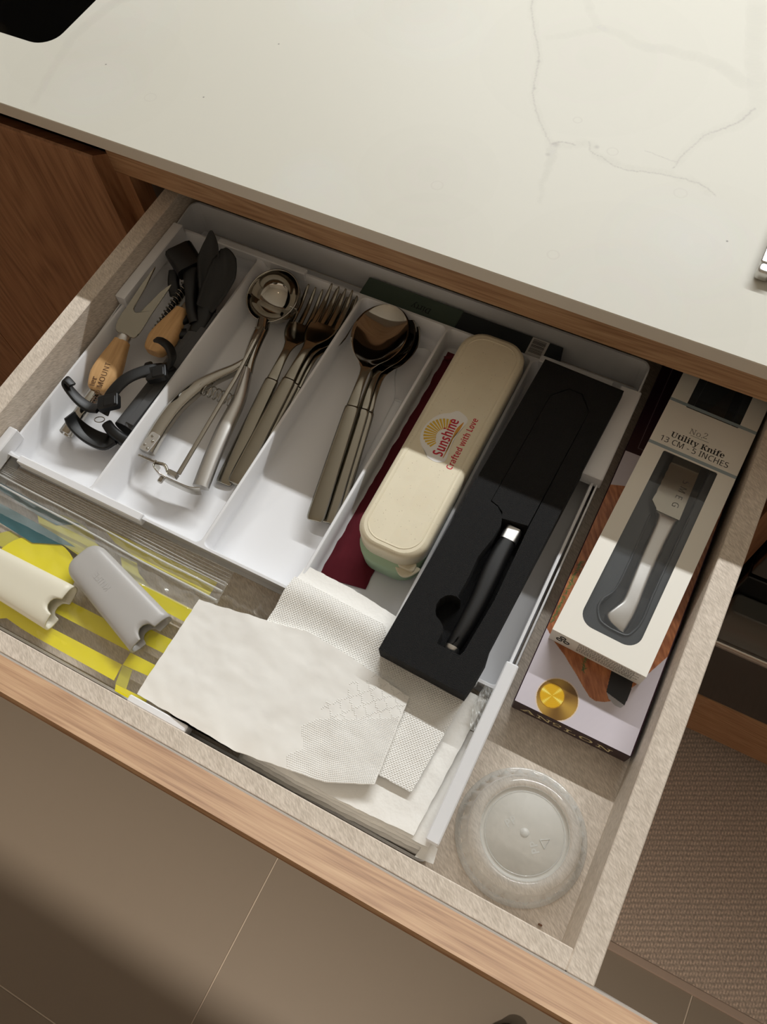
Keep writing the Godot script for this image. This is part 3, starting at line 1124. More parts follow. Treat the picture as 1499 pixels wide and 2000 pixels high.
func cutlery() -> void:
	# forks; at is the end of the handle
	fork("steel fork alone beside the ice cream scoop, its neck bare", Vector3(0.1655, TFL - 0.0005, 0.1745), Vector2(-0.0195, -0.190), 0.03, 0.10)
	fork("lowest fork of the fanned stack, against the tray divider", Vector3(0.1795, TFL - 0.0005, 0.1720), Vector2(-0.0035, -0.2), 0.022, 0.0)
	fork("middle fork of the fanned stack of three", Vector3(0.1787, TFL + 0.0030, 0.1722), Vector2(-0.0055, -0.2), 0.030, 0.0)
	fork("topmost fork of the fanned stack, with a small mark on its head", Vector3(0.1772, TFL + 0.0066, 0.1727), Vector2(-0.0078, -0.2), 0.040, 0.0)
	# spoons
	spoon("lowest steel spoon of the stack, its handle against the compartment wall", Vector3(0.2588, TFL - 0.0005, 0.1680), Vector2(-0.0375, -0.196), 0.012, 0.0)
	spoon("middle steel spoon of the stack, showing as a rim at the right", Vector3(0.2560, TFL + 0.0038, 0.1700), Vector2(-0.0370, -0.196), 0.018, 0.0)
	spoon("topmost steel spoon, its wide bowl mirroring the room", Vector3(0.2492, TFL + 0.0092, 0.1745), Vector2(-0.0352, -0.196), 0.026, -0.03, 1.08)
	# the clear plastic spoon at the right of the same compartment
	var cs := thing("plastic_spoon", "clear plastic spoon lying along the wall right of the steel spoons", "spoon", Vector3(0.2610, TFL + 0.0004, 0.135))
	aim(cs, Vector3(0.2610, TFL + 0.0004, 0.135), Vector2(-0.009, -0.15), 0.0, 0.0)
	var clear := flat("clear_plastic", Color(0.93, 0.94, 0.95, 0.22), 0.12)
	clear.transparency = BaseMaterial3D.TRANSPARENCY_ALPHA
	var st := mesh_on()
	loft(st, blade_rings(refine([[0.0, 0.003, 0.002, 0, 0.001], [0.002, 0.0052, 0.002, 0, 0.002], [0.05, 0.0042, 0.004, 0, 0.0022], [0.085, 0.0036, 0.006, 0, 0.0022]], 3)), true, true, 0)
	obj("handle", st, clear, cs)
	st = mesh_on()
	loft(st, blade_rings(refine([[0.084, 0.0036, 0.006, 0.0, 0.002], [0.092, 0.0062, 0.0045, 0.001, 0.0014], [0.105, 0.0125, 0.0022, 0.0042, 0.001], [0.118, 0.0142, 0.0015, 0.0052, 0.001], [0.131, 0.0115, 0.0025, 0.004, 0.001], [0.138, 0.0060, 0.0045, 0.0015, 0.001], [0.140, 0.0015, 0.0055, 0.0, 0.0006]], 4), 14), true, true, 0)
	obj("bowl", st, clear, cs)
	scoop()

func scoop() -> void:
	var s := thing("ice_cream_scoop", "chrome ice cream scoop with a spring and squeeze handles", "scoop", Vector3(0.1185, 0.779, 0.012))
	var b := Basis(Vector3(1, 0, 0.34).normalized(), 0.30) 
	var st := mesh_on()
	X = Transform3D(b, Vector3.ZERO)
	var prof := []
	for i in 17:
		var a := PI / 2 * i / 16
		prof.append(Vector2(0.0242 * sin(a) + 0.00001, -0.0225 * cos(a)))
	prof.append(Vector2(0.0242, 0.0006))
	prof.append(Vector2(0.0233, 0.0006))
	for i in 17:
		var a := PI / 2 * (16 - i) / 16
		prof.append(Vector2(0.0231 * sin(a) + 0.00001, -0.0214 * cos(a)))
	lathe(st, prof, 48)
	X = Transform3D()
	obj("bowl", st, M.steel, s)
	# the scraper blade inside the bowl
	st = mesh_on()
	var pts := []
	for i in 25:
		var a := lerpf(-1.50, 1.50, i / 24.0)
		pts.append(b * Vector3(sin(a) * 0.0222, -cos(a) * 0.0206, 0.004))
	sweep(st, PackedVector3Array(pts), func(_t): return flatbar(0.0065, 0.0006), 0, true, Vector3(0, 0, 1))
	obj("scraper", st, M.steel, s)
	# collar and pinion housing
	st = mesh_on()
	tube(st, [Vector3(0.0025, -0.008, 0.0215), Vector3(0.0045, -0.0085, 0.028), Vector3(0.0052, -0.0085, 0.031)], 0.0058, 14)
	obj("collar", st, M.steel, s)
	# the neck: a channel that holds the rack
	var o := Vector3(0.1185, 0.779, 0.012)
	st = mesh_on()
	var path := smooth([Vector3(0.1232, 0.7705, 0.040), Vector3(0.1262, 0.771, 0.055), Vector3(0.1298, 0.770, 0.071), Vector3(0.1335, 0.768, 0.083)], 6)
	for i in path.size():
		path[i] -= o
	sweep(st, path, func(t): return flatbar(lerpf(0.0120, 0.0100, t), 0.0070, 0.45))
	obj("neck", st, M.steel, s)
	# right arm, fixed
	st = mesh_on()
	path = smooth([Vector3(0.1325, 0.768, 0.080), Vector3(0.1365, 0.768, 0.091), Vector3(0.1422, 0.768, 0.110), Vector3(0.1458, 0.7685, 0.134), Vector3(0.1505, 0.7675, 0.162), Vector3(0.1558, 0.766, 0.1875)], 7)
	for i in path.size():
		path[i] -= o
	sweep(st, path, func(t): return flatbar(lerpf(0.0085, 0.0138, clampf(t * 1.6, 0, 1)), 0.0095, 0.48))
	obj("handle", st, M.steel_satin, s)
	# left arm, the lever
	st = mesh_on()
	path = smooth([Vector3(0.1292, 0.769, 0.074), Vector3(0.1235, 0.769, 0.085), Vector3(0.1140, 0.769, 0.098), Vector3(0.1060, 0.769, 0.112), Vector3(0.1000, 0.769, 0.133), Vector3(0.0985, 0.768, 0.155), Vector3(0.1005, 0.767, 0.180)], 7)
	for i in path.size():
		path[i] -= o
	sweep(st, path, func(t): return flatbar(lerpf(0.0050, 0.0125, clampf(t * 1.7, 0, 1)), 0.0095, 0.3))
	obj("lever", st, M.steel, s)
	st = mesh_on()
	X = Transform3D(Basis(Vector3.UP, -0.06), Vector3(0.1012, 0.7733, 0.1735) - o)
	slab(st, rrect(-0.0042, -0.0085, 0.0042, 0.0085, 0.0015, 3), -0.0006, 0.0006, 0.0003)
	X = Transform3D()
	var plate := obj("hinge_plate", st, M.steel_satin, s)
	for p in [[-0.001, -0.005], [0.002, -0.001], [-0.002, 0.004], [0.002, 0.006]]:
		st = mesh_on()
		X = Transform3D(Basis(), Vector3(0.1012 + p[0], 0.7739, 0.1735 + p[1]) - o)
		lathe(st, [Vector2(0.0013, 0.0), Vector2(0.0011, 0.0006), Vector2(0.0, 0.0008)], 10)
		X = Transform3D()
		obj("rivet", st, M.steel, plate)
	# pivot pin
	st = mesh_on()
	X = Transform3D(Basis(), Vector3(0.1300, 0.7735, 0.0775) - o)
	lathe(st, [Vector2(0.0022, -0.002), Vector2(0.0022, 0.0006), Vector2(0.0014, 0.0014), Vector2(0.0, 0.0015)], 14)
	X = Transform3D()
	obj("pivot", st, M.steel, s)
	# rack rod from the bowl to the end bracket
	st = mesh_on()
	path = PackedVector3Array([Vector3(0.1262, 0.7765, 0.042) - o, Vector3(0.1330, 0.7765, 0.095) - o, Vector3(0.1385, 0.7745, 0.188) - o])
	sweep(st, path, func(_t): return flatbar(0.0034, 0.0024, 0.3))
	obj("rack_rod", st, M.steel, s)
	# return spring between the arms
	st = mesh_on()
	pts = []
	for i in 113:
		var t := i / 112.0
		var a := t * TAU * 7.0
		var gap := 0.0 if t < 0.42 or t > 0.6 else 0.0
		pts.append(Vector3(lerpf(0.1075, 0.1405, t) + gap, 0.7685 + sin(a) * 0.0050, 0.1115 + cos(a) * 0.0050) - o)
	tube(st, pts, 0.00055, 6)
	obj("spring", st, M.steel, s)
	# end bracket: bent plate, link wire, clip and pin
	st = mesh_on()
	path = smooth([Vector3(0.1172, 0.7715, 0.1865), Vector3(0.1185, 0.7715, 0.1915), Vector3(0.1265, 0.7705, 0.1945), Vector3(0.1400, 0.769, 0.1945), Vector3(0.1520, 0.768, 0.1935), Vector3(0.1580, 0.767, 0.1905)], 5)
	for i in path.size():
		path[i] -= o
	sweep(st, path, func(_t): return flatbar(0.0010, 0.0120, 0.3))
	obj("bracket", st, M.steel, s)
	st = mesh_on()
	path = smooth([Vector3(0.0985, 0.7700, 0.1860), Vector3(0.1080, 0.7715, 0.1865), Vector3(0.1170, 0.7735, 0.1868), Vector3(0.1240, 0.7740, 0.1860), Vector3(0.1290, 0.7730, 0.1895)], 5)
	for i in path.size():
		path[i] -= o
	sweep(st, path, func(_t): return circle(0.0014, 8))
	obj("link_wire", st, M.steel, s)
	st = mesh_on()
	boxc(st, Vector3(0.1335, 0.7725, 0.1895) - o, Vector3(0.0085, 0.0055, 0.0042), 0.0005)
	obj("guide_block", st, M.steel, s)
	st = mesh_on()
	X = Transform3D(Basis(Vector3.RIGHT, PI / 2), Vector3(0.1255, 0.7685, 0.1950) - o)
	lathe(st, [Vector2(0.0022, -0.001), Vector2(0.0022, 0.0030), Vector2(0.0016, 0.0038), Vector2(0.0, 0.0040)], 14)
	X = Transform3D()
	obj("pin", st, M.steel, s)

# ---------------------------------------------------------------- the left compartment
func wood_handle(called: String, stations: Array, m: Material, parent: Node3D) -> MeshInstance3D:
	# stations along -z: [s, half width, height, thickness]
	var st := mesh_on()
	var rings := []
	for q in refine(stations, 5):
		var r := PackedVector3Array()
		for p in rrect(-q[1], -q[3] / 2, q[1], q[3] / 2, minf(q[1], q[3] / 2) * 0.75, 5):
			r.append(Vector3(p.x, q[2] + p.y, -q[0]))
		rings.append(r)
	loft(st, rings, true, true, 0)
	return obj(called, st, m, parent)

func left_compartment() -> void:
	var beech := flat("beech", Color.WHITE, 0.5)
	var bi := Image.create(128, 256, false, Image.FORMAT_RGB8)
	var n1 := noise(91, 0.03, 3)
	for y in 256:
		for x in 128:
			var t := 0.5 + 0.5 * n1.get_noise_2d(x * 3.0, y * 0.25) + 0.2 * n1.get_noise_2d(x * 11.0, y * 0.5)
			bi.set_pixel(x, y, c8(196, 150, 98).lerp(c8(226, 184, 130), clampf(t, 0, 1)))
	beech.albedo_texture = img_tex(bi)
	beech.uv1_triplanar = true
	beech.uv1_scale = Vector3(22, 22, 11)
	# cheese fork
	var f := thing("cheese_fork", "two-pronged steel cheese fork with a printed pale wooden handle", "fork", Vector3(0.0285, 0.7655, 0.149))
	aim(f, Vector3(0.0292, 0.7660, 0.1505), Vector2(-0.0085, -0.118), 0.20, 0.10)
	var wh := wood_handle("handle", [[0.0, 0.0060, 0.0, 0.0085], [0.003, 0.0092, 0.0, 0.0105], [0.014, 0.0122, 0.0, 0.0115], [0.026, 0.0112, 0.0, 0.0115], [0.040, 0.0080, 0.0, 0.0110], [0.048, 0.0064, 0.0, 0.0105]], beech, f)
	var st := mesh_on()
	X = Transform3D(Basis(Vector3.RIGHT, -PI / 2), Vector3(0, 0, -0.0475))
	lathe(st, [Vector2(0.0054, 0.0), Vector2(0.0056, 0.0008), Vector2(0.0056, 0.0052), Vector2(0.0050, 0.006)], 20, 0, true, true)
	X = Transform3D()
	obj("ferrule", st, M.steel_satin, f)
	st = mesh_on()
	var body := smooth2([Vector2(-0.0065, -0.0535), Vector2(-0.0112, -0.0580), Vector2(-0.0118, -0.068), Vector2(-0.0100, -0.080), Vector2(-0.0075, -0.100), Vector2(-0.0040, -0.117), Vector2(-0.0031, -0.1175), Vector2(-0.0030, -0.100), Vector2(-0.0040, -0.082), Vector2(-0.0032, -0.0770), Vector2(0.0, -0.0752), Vector2(0.0032, -0.0775), Vector2(0.0060, -0.086), Vector2(0.0110, -0.1000), Vector2(0.0160, -0.1085), Vector2(0.0168, -0.1075), Vector2(0.0150, -0.095), Vector2(0.0126, -0.078), Vector2(0.0115, -0.066), Vector2(0.0100, -0.0570), Vector2(0.0065, -0.0535)], 4)
	slab(st, body, -0.0008, 0.0008, 0.0004, 0.0004)
	obj("prongs", st, M.steel_worn, f)
	var burn := flat("burnt_print", c8(92, 62, 38), 0.7)
	words("print", "WILD MOUNT", sans, 0.0017, burn, wh, flat_at(0.0028, 0.00580, -0.0055, 96), 0.0001)
	words("print", "ter", serif, 0.0023, burn, wh, flat_at(-0.0040, 0.00580, -0.0060, 96), 0.0001)
	# cheese knife, of which the handle shows
	var k := thing("cheese_knife", "pale wooden cheese knife handle under the black strap", "knife", Vector3(0.0530, 0.7700, 0.1000))
	aim(k, Vector3(0.0530, 0.7705, 0.1005), Vector2(-0.0015, -0.05), 0.03, -0.05)
	wood_handle("handle", [[0.0, 0.0062, 0.0, 0.0085], [0.003, 0.0096, 0.0, 0.0105], [0.014, 0.0124, 0.0, 0.0115], [0.024, 0.0112, 0.0, 0.0115], [0.038, 0.0078, 0.0, 0.0110], [0.047, 0.0056, 0.0, 0.0105]], beech, k)
	st = mesh_on()
	slab(st, smooth2([Vector2(-0.004, -0.046), Vector2(-0.010, -0.056), Vector2(-0.011, -0.085), Vector2(0.0, -0.100), Vector2(0.010, -0.085), Vector2(0.009, -0.056), Vector2(0.004, -0.046)], 4), -0.0008, 0.0008, 0.0003)
	obj("blade", st, M.steel_worn, k)
	# bare steel tube
	var t := thing("steel_tube", "short bare steel tube under the black clamp claws", "tube", Vector3(0.0265, 0.7615, 0.1935))
	st = mesh_on()
	X = Transform3D(Basis(Vector3.RIGHT, -PI / 2 + 0.05), Vector3.ZERO)
	lathe(st, [Vector2(0.0052, 0.060), Vector2(0.0056, 0.0596), Vector2(0.0056, 0.0004), Vector2(0.0052, 0.0), Vector2(0.0047, 0.0004), Vector2(0.0047, 0.0596), Vector2(0.0052, 0.060)], 28)
	X = Transform3D()
	obj("pipe", st, M.steel, t)
	black_clamp()
	# dark grey rolled sleeve
	var g := thing("grey_sleeve", "dark grey rolled sleeve lying along the white divider", "sleeve", Vector3(0.0705, 0.7645, 0.168))
	aim(g, Vector3(0.0720, 0.7650, 0.170), Vector2(0.0035, -0.105), 0.0, 0.0)
	var fabric := flat("grey_sleeve", c8(78, 78, 79), 0.75)
	st = mesh_on()
	var rings := []
	for i in 15:
		var z := -0.125 * i / 14.0
		var r := PackedVector3Array()
		# a spiral section: the outer flap ends on top
		for q in 33:
			var a := 0.9 + TAU * 1.06 * q / 32.0
			r.append(Vector3(cos(a) * 0.0100, sin(a) * 0.0098 - 0.0004, z) * Vector3(1.0 + 0.10 * q / 32.0, 1.0 + 0.10 * q / 32.0, 1.0))
		for q in range(32, -1, -1):
			var a := 0.9 + TAU * 1.06 * q / 32.0
			r.append(Vector3(cos(a) * 0.0088, sin(a) * 0.0086 - 0.0004, z) * Vector3(1.0 + 0.10 * q / 32.0, 1.0 + 0.10 * q / 32.0, 1.0))
		rings.append(r)
	loft(st, rings, false, false, 0)
	obj("rolled_cloth", st, fabric, g)
	st = mesh_on()
	boxc(st, Vector3(0.0058, 0.0098, -0.055), Vector3(0.0075, 0.0012, 0.105), 0.0004)
	obj("flap", st, fabric, g)
	black_rear_tools()

func black_clamp() -> void:
	var c := thing("clamp_tool", "black plastic clamp tool with curved claws and two square buckles", "clamp", Vector3(0.06, 0.777, 0.15))
	var o := Vector3(0.06, 0.777, 0.15)
	var rel := func(a: Array) -> PackedVector3Array:
		var r := smooth(a, 6)
		for i in r.size():
			r[i] -= o
		return r
	# spine, an arched strap seen edge-on
	var st := mesh_on()
	sweep(st, rel.call([Vector3(0.0535, 0.776, 0.1690), Vector3(0.0550, 0.784, 0.1555), Vector3(0.0590, 0.787, 0.1400), Vector3(0.0665, 0.786, 0.1270), Vector3(0.0765, 0.783, 0.1160), Vector3(0.0790, 0.777, 0.1080)]), func(_t): return flatbar(0.0105, 0.0026, 0.4))
	obj("spine", st, M.black_plastic, c)
	# buckles
	for q in [[Vector3(0.0575, 0.785, 0.1615), 0.62], [Vector3(0.0770, 0.785, 0.1225), 0.62]]:
		st = mesh_on()
		X = Transform3D(Basis(Vector3.UP, q[1]) * Basis(Vector3.FORWARD, -0.12), q[0] - o)
		slab(st, rrect(-0.0085, -0.0062, 0.0085, 0.0062, 0.0016, 3), -0.004, 0.002, 0.0008)
		X = Transform3D(Basis(Vector3.UP, q[1]) * Basis(Vector3.FORWARD, -0.12), q[0] - o + Vector3(0.001, 0.0022, 0.001))
		slab(st, rrect(-0.0030, -0.0042, 0.0068, 0.0042, 0.001, 3), 0.0, 0.0012, 0.0005)
		X = Transform3D()
		obj("buckle", st, M.black_plastic, c)
	# upper front claw: a hooked strip
	var claw := func(pts: Array, w0: float, w1: float, th: float) -> void:
		var s2 := mesh_on()
		sweep(s2, rel.call(pts), func(t): return flatbar(lerpf(w0, w1, t), th * (1.0 - 0.4 * t), 0.4), 0, true, Vector3(0.15, 0.35, 1).normalized())
		obj("claw", s2, M.black_plastic, c)
	claw.call([Vector3(0.0510, 0.780, 0.1680), Vector3(0.0430, 0.779, 0.1700), Vector3(0.0340, 0.781, 0.1695), Vector3(0.0255, 0.785, 0.1670), Vector3(0.0195, 0.790, 0.1640), Vector3(0.0205, 0.7935, 0.1620), Vector3(0.0275, 0.7925, 0.1640)], 0.0030, 0.0026, 0.0105)
	# lower front claw: a broader cup-like hook
	claw.call([Vector3(0.0700, 0.766, 0.1800), Vector3(0.0650, 0.765, 0.1855), Vector3(0.0560, 0.766, 0.1875), Vector3(0.0455, 0.769, 0.1875), Vector3(0.0370, 0.775, 0.1860), Vector3(0.0335, 0.781, 0.1835)], 0.0032, 0.0022, 0.0200)
	# rear claw over the wooden handle
	claw.call([Vector3(0.0800, 0.781, 0.1130), Vector3(0.0815, 0.786, 0.1060), Vector3(0.0770, 0.791, 0.1005), Vector3(0.0690, 0.793, 0.0985), Vector3(0.0625, 0.7915, 0.0985)], 0.0042, 0.0026, 0.0100)
	claw.call([Vector3(0.0690, 0.782, 0.1260), Vector3(0.0640, 0.779, 0.1200), Vector3(0.0590, 0.775, 0.1130)], 0.0040, 0.0034, 0.0110)
	# the blunt arm at the lower right
	st = mesh_on()
	sweep(st, rel.call([Vector3(0.0590, 0.771, 0.1740), Vector3(0.0665, 0.770, 0.1775), Vector3(0.0760, 0.769, 0.1795), Vector3(0.0835, 0.7685, 0.1800)]), func(t): return flatbar(lerpf(0.0085, 0.0100, t), 0.0085, 0.35))
	obj("arm", st, M.black_plastic, c)
	st = mesh_on()
	var ring := []
	for i in 25:
		var a := TAU * i / 24.0
		ring.append(Vector3(0.0515 + cos(a) * 0.0036, 0.772 + sin(a) * 0.002, 0.1735 + sin(a) * 0.0036) - o)
	tube(st, ring, 0.0004, 6)
	obj("spring_ring", st, M.steel, c)

func petal(pts: Array, w: Array, cup: float, th: float) -> SurfaceTool:
	# a leaf-like curved blade: pts along its middle, w half widths
	var st := mesh_on()
	var path := smooth(pts, 6)
	var rings := []
	var n := path.size()
	for i in n:
		var t := float(i) / (n - 1) * (w.size() - 1)
		var k := mini(int(t), w.size() - 2)
		var hw: float = lerpf(w[k], w[k + 1], t - k)
		var d := (path[mini(i + 1, n - 1)] - path[maxi(i - 1, 0)]).normalized()
		var side := d.cross(Vector3(0.25, 0.75, 0.6).normalized()).normalized()
		var u := side.cross(d).normalized()
		var r := PackedVector3Array()
		for q in 9:
			var s := -1.0 + q / 4.0
			r.append(path[i] + side * hw * s + u * (cup * hw * s * s))
		for q in range(8, -1, -1):
			var s := -1.0 + q / 4.0
			r.append(path[i] + side * hw * s * 0.98 + u * (cup * hw * s * s - th))
		rings.append(r)
	loft(st, rings, true, true, 0)
	return st

func black_rear_tools() -> void:
	# black block-headed peeler at the back left
	var p := thing("block_handle_tool", "black tool with a blunt block end leaning in the back left corner", "kitchen tool", Vector3(0.045, 0.775, 0.02))
	var o := Vector3(0.045, 0.775, 0.02)
	var st := mesh_on()
	var path := PackedVector3Array([Vector3(0.0240, 0.788, 0.0085) - o, Vector3(0.0350, 0.787, 0.0155) - o, Vector3(0.0455, 0.786, 0.0220) - o])
	sweep(st, path, func(_t): return flatbar(0.0250, 0.013, 0.35))
	obj("block", st, M.black_plastic, p)
	st = mesh_on()
	path = smooth([Vector3(0.0450, 0.786, 0.0220) - o, Vector3(0.0530, 0.784, 0.0360) - o, Vector3(0.0620, 0.779, 0.0520) - o, Vector3(0.0700, 0.774, 0.0610) - o], 5)
	sweep(st, path, func(t): return flatbar(lerpf(0.015, 0.009, minf(1.0, t * 2.0)), 0.008, 0.4))
	obj("stem", st, M.black_plastic, p)
	st = mesh_on()
	path = smooth([Vector3(0.0260, 0.778, 0.0240) - o, Vector3(0.0310, 0.776, 0.0340) - o, Vector3(0.0370, 0.772, 0.0420) - o], 4)
	sweep(st, path, func(_t): return flatbar(0.010, 0.006, 0.4))
	obj("foot", st, M.black_plastic, p)
	# wire coil
	var c := thing("coil_whisk", "grey wire coil lying between the wooden handle and the black tools", "whisk", Vector3(0.043, 0.770, 0.045))
	o = Vector3(0.043, 0.770, 0.045)
	st = mesh_on()
	var pts := []
	for i in 241:
		var t := i / 240.0
		var a := t * TAU * 20.0
		var ax := Vector3(0.0425, 0.7705, 0.082).lerp(Vector3(0.0400, 0.7775, 0.006), t)
		pts.append(ax + Vector3(cos(a) * 0.0036, sin(a) * 0.0036, 0) - o)
	tube(st, pts, 0.00050, 5)
	obj("coil", st, M.steel_worn, c)
	st = mesh_on()
	tube(st, [Vector3(0.0425, 0.7700, 0.094) - o, Vector3(0.0425, 0.7705, 0.082) - o, Vector3(0.0400, 0.7775, 0.006) - o], 0.0022, 8)
	obj("core", st, M.black_plastic, c)
	st = mesh_on()
	tube(st, [Vector3(0.0480, 0.7650, 0.085) - o, Vector3(0.0475, 0.7700, 0.050) - o, Vector3(0.0480, 0.7740, 0.015) - o], 0.0030, 10)
	obj("grey_rod", st, flat("smoke_grey", c8(130, 130, 128), 0.35), c)
	# black folded tool with pointed petals at the back
	var b := thing("petal_tool", "black tool with two pointed leaf-shaped blades standing at the back", "kitchen tool", Vector3(0.078, 0.775, 0.035))
	o = Vector3(0.078, 0.775, 0.035)
	st = petal([Vector3(0.0570, 0.8130, -0.0035) - o, Vector3(0.0600, 0.8060, 0.0040) - o, Vector3(0.0610, 0.7960, 0.0130) - o, Vector3(0.0660, 0.7860, 0.0260) - o, Vector3(0.0740, 0.7780, 0.0410) - o], [0.0006, 0.0062, 0.0098, 0.0090, 0.0070], 0.35, 0.0016)
	obj("blade", st, M.black_plastic, b)
	st = petal([Vector3(0.0690, 0.8020, 0.0010) - o, Vector3(0.0745, 0.7985, 0.0085) - o, Vector3(0.0770, 0.7930, 0.0190) - o, Vector3(0.0755, 0.7860, 0.0340) - o, Vector3(0.0735, 0.7790, 0.0480) - o], [0.0020, 0.0100, 0.0122, 0.0108, 0.0075], 0.30, 0.0016)
	obj("blade", st, M.black_plastic, b)
	st = mesh_on()
	path = smooth([Vector3(0.0640, 0.7810, 0.0240) - o, Vector3(0.0690, 0.7765, 0.0380) - o, Vector3(0.0730, 0.7720, 0.0530) - o, Vector3(0.0750, 0.7690, 0.0680) - o], 5)
	sweep(st, path, func(t): return flatbar(lerpf(0.020, 0.014, t), 0.012, 0.4))
	obj("body", st, M.black_plastic, b)
	st = mesh_on()
	path = smooth([Vector3(0.0600, 0.770, 0.0560) - o, Vector3(0.0560, 0.772, 0.0660) - o, Vector3(0.0600, 0.770, 0.0740) - o, Vector3(0.0660, 0.768, 0.0700) - o], 4)
	sweep(st, path, func(_t): return flatbar(0.009, 0.005, 0.4))
	obj("loop", st, M.black_plastic, b)

# ---------------------------------------------------------------- cutlery case with sticker, velvet pouch
func fleck_image() -> Image:
	var n := 512
	var im := Image.create(n, n, false, Image.FORMAT_RGB8)
	im.fill(c8(236, 226, 200))
	var rng := RandomNumberGenerator.new()
	rng.seed = 12
	for i in 60:
		dab(im, rng.randf() * n, rng.randf() * n, rng.randf_range(30, 80), c8(232, 221, 194), 0.3)
	for i in 170:
		dab(im, rng.randf() * n, rng.randf() * n, rng.randf_range(1.2, 2.6), c8(150, 132, 104), rng.randf_range(0.3, 0.9))
	return im

func case_and_pouch() -> void:
	var p := thing("velvet_pouch", "dark red velvet pouch lying under the cream cutlery case", "pouch", Vector3(0.291, TFL, 0.095))
	var velvet := flat("velvet", c8(96, 14, 30), 0.95)
	velvet.rim_enabled = true
	velvet.rim = 0.35
	velvet.rim_tint = 0.8
	var nz := noise(8, 14.0, 3)
	var st := mesh_on()
	sheet(st, 16, 44, func(u: float, v: float) -> Vector3:
		var x := lerpf(-0.0215, 0.0100 + 0.004 * v, u)
		var z := lerpf(-0.108, 0.1130 - 0.006 * u, v)
		var e := minf(minf(u, 1.0 - u) * 5.0, minf(v, 1.0 - v) * 14.0)
		return Vector3(x + 0.0012 * nz.get_noise_2d(v, 3.0), 0.0012 + (0.0032 + 0.0018 * nz.get_noise_2d(u * 0.5, v * 2.0)) * clampf(e, 0, 1), z), 0.0010)
	obj("cloth", st, velvet, p)
	st = mesh_on()
	tube(st, smooth([Vector3(-0.020, 0.0055, -0.098), Vector3(-0.010, 0.0065, -0.1015), Vector3(0.004, 0.0055, -0.099)], 6), 0.0016, 8)
	obj("drawstring_hem", st, velvet, p)
	# the case
	var c := thing("cutlery_case", "long cream speckled cutlery case with a green base and a bright sticker", "case", Vector3(0.313, 0.7580, 0.088))
	var lidm := flat("case_cream", Color.WHITE, 0.42)
	lidm.albedo_texture = img_tex(fleck_image())
	lidm.uv1_triplanar = true
	lidm.uv1_scale = Vector3(11, 11, 11)
	st = mesh_on()
	slab(st, rrect(-0.0262, -0.1035, 0.0262, 0.0955, 0.0185, 8), 0.0225, 0.0375, 0.0036, 0.0005)
	var lid := obj("lid", st, lidm, c)
	# the raised line round the lid's top
	st = mesh_on()
	var ln := PackedVector3Array()
	for q in rrect(-0.0205, -0.0970, 0.0205, 0.0890, 0.0140, 8):
		ln.append(Vector3(q.x, 0.0374, q.y))
	ln.append(ln[0])
	sweep(st, ln, func(_t): return PackedVector2Array([Vector2(-0.0008, -0.0002), Vector2(0.0008, -0.0002), Vector2(0.0003, 0.0004), Vector2(-0.0003, 0.0004)]), -1, false)
	obj("raised_line", st, lidm, lid)
	st = mesh_on()
	slab(st, smooth2([Vector2(0.009, 0.094), Vector2(0.0115, 0.0990), Vector2(0.0165, 0.1012), Vector2(0.0215, 0.0985), Vector2(0.0250, 0.090)], 5), 0.0190, 0.0205, 0.0005, 0.0005)
	slab(st, rrect(0.010, 0.0885, 0.0225, 0.0958, 0.002, 3), 0.0195, 0.0235, 0.0004)
	obj("tab", st, lidm, lid)
	var green := flat("case_green", c8(168, 194, 160), 0.4)
	st = mesh_on()
	var rings := []
	for s in [[0.0210, 0.0975, 0.014, 0.0], [0.0228, 0.0993, 0.0155, 0.0014], [0.0240, 0.1000, 0.0165, 0.0170], [0.0252, 0.0990, 0.0175, 0.0182], [0.0252, 0.0945, 0.0175, 0.0224]]:
		var r := PackedVector3Array()
		for q in rrect(-s[0], -0.0985, s[0], s[1], s[2], 8):
			r.append(Vector3(q.x, s[3], q.y))
		rings.append(r)
	loft(st, rings, true, true, 0)
	obj("base", st, green, c)
	# the sticker
	var paper := flat("sticker_paper", c8(244, 242, 238), 0.45)
	var sol := Vector3(0.313, 0.7580, 0.088)
	st = mesh_on()
	var outl := []
	for q in [[0.2960, 0.0912], [0.3000, 0.0975], [0.3064, 0.1025], [0.3080, 0.1044], [0.3147, 0.1056], [0.3200, 0.1036], [0.3213, 0.1000], [0.3197, 0.0891], [0.3196, 0.0800], [0.3204, 0.0740], [0.3220, 0.0660], [0.3200, 0.0622], [0.3140, 0.0598], [0.3105, 0.0602], [0.3075, 0.0636], [0.3022, 0.0668], [0.2976, 0.0730], [0.2950, 0.0824]]:
		outl.append(Vector2(q[0] - sol.x, q[1] - sol.z))
	slab(st, smooth2(outl, 4), 0.03745, 0.03765)
	var stk := obj("sticker", st, paper, lid)
	st = mesh_on()
	var sun_c := Vector2(0.3128 - sol.x, 0.0838 - sol.z)
	for i in 15:
		var a := deg_to_rad(lerpf(99.0, 240.0, i / 14.0))
		var w := deg_to_rad(3.3)
		var r0 := 0.0068
		var r1 := 0.0152 + 0.0012 * sin(PI * i / 14.0)
		if i > 11:
			r1 -= 0.0005 * (i - 11)
			r0 += 0.0005 * (i - 11)
		var q := []
		for e in [[a - w, r0], [a - w, r1], [a + w, r1], [a + w, r0]]:
			q.append(sun_c + Vector2(cos(e[0] ), -sin(e[0])) * e[1])
		for k in 4:
			q[k] = sun_c + Vector2(q[k].x - sun_c.x, q[k].y - sun_c.y)
		slab(st, PackedVector2Array(q), 0.03765, 0.03775)
	obj("sun_rays", st, flat("sun_gold", c8(226, 184, 58), 0.5), stk)
	var red := flat("sticker_red", c8(196, 24, 48), 0.5)
	var t := flat_at(0.3167 - sol.x - 0.0034, 0.03775, 0.0837 - sol.z, 92.5)
	t.basis = t.basis * Basis.from_scale(Vector3(0.76, 1, 1.06))
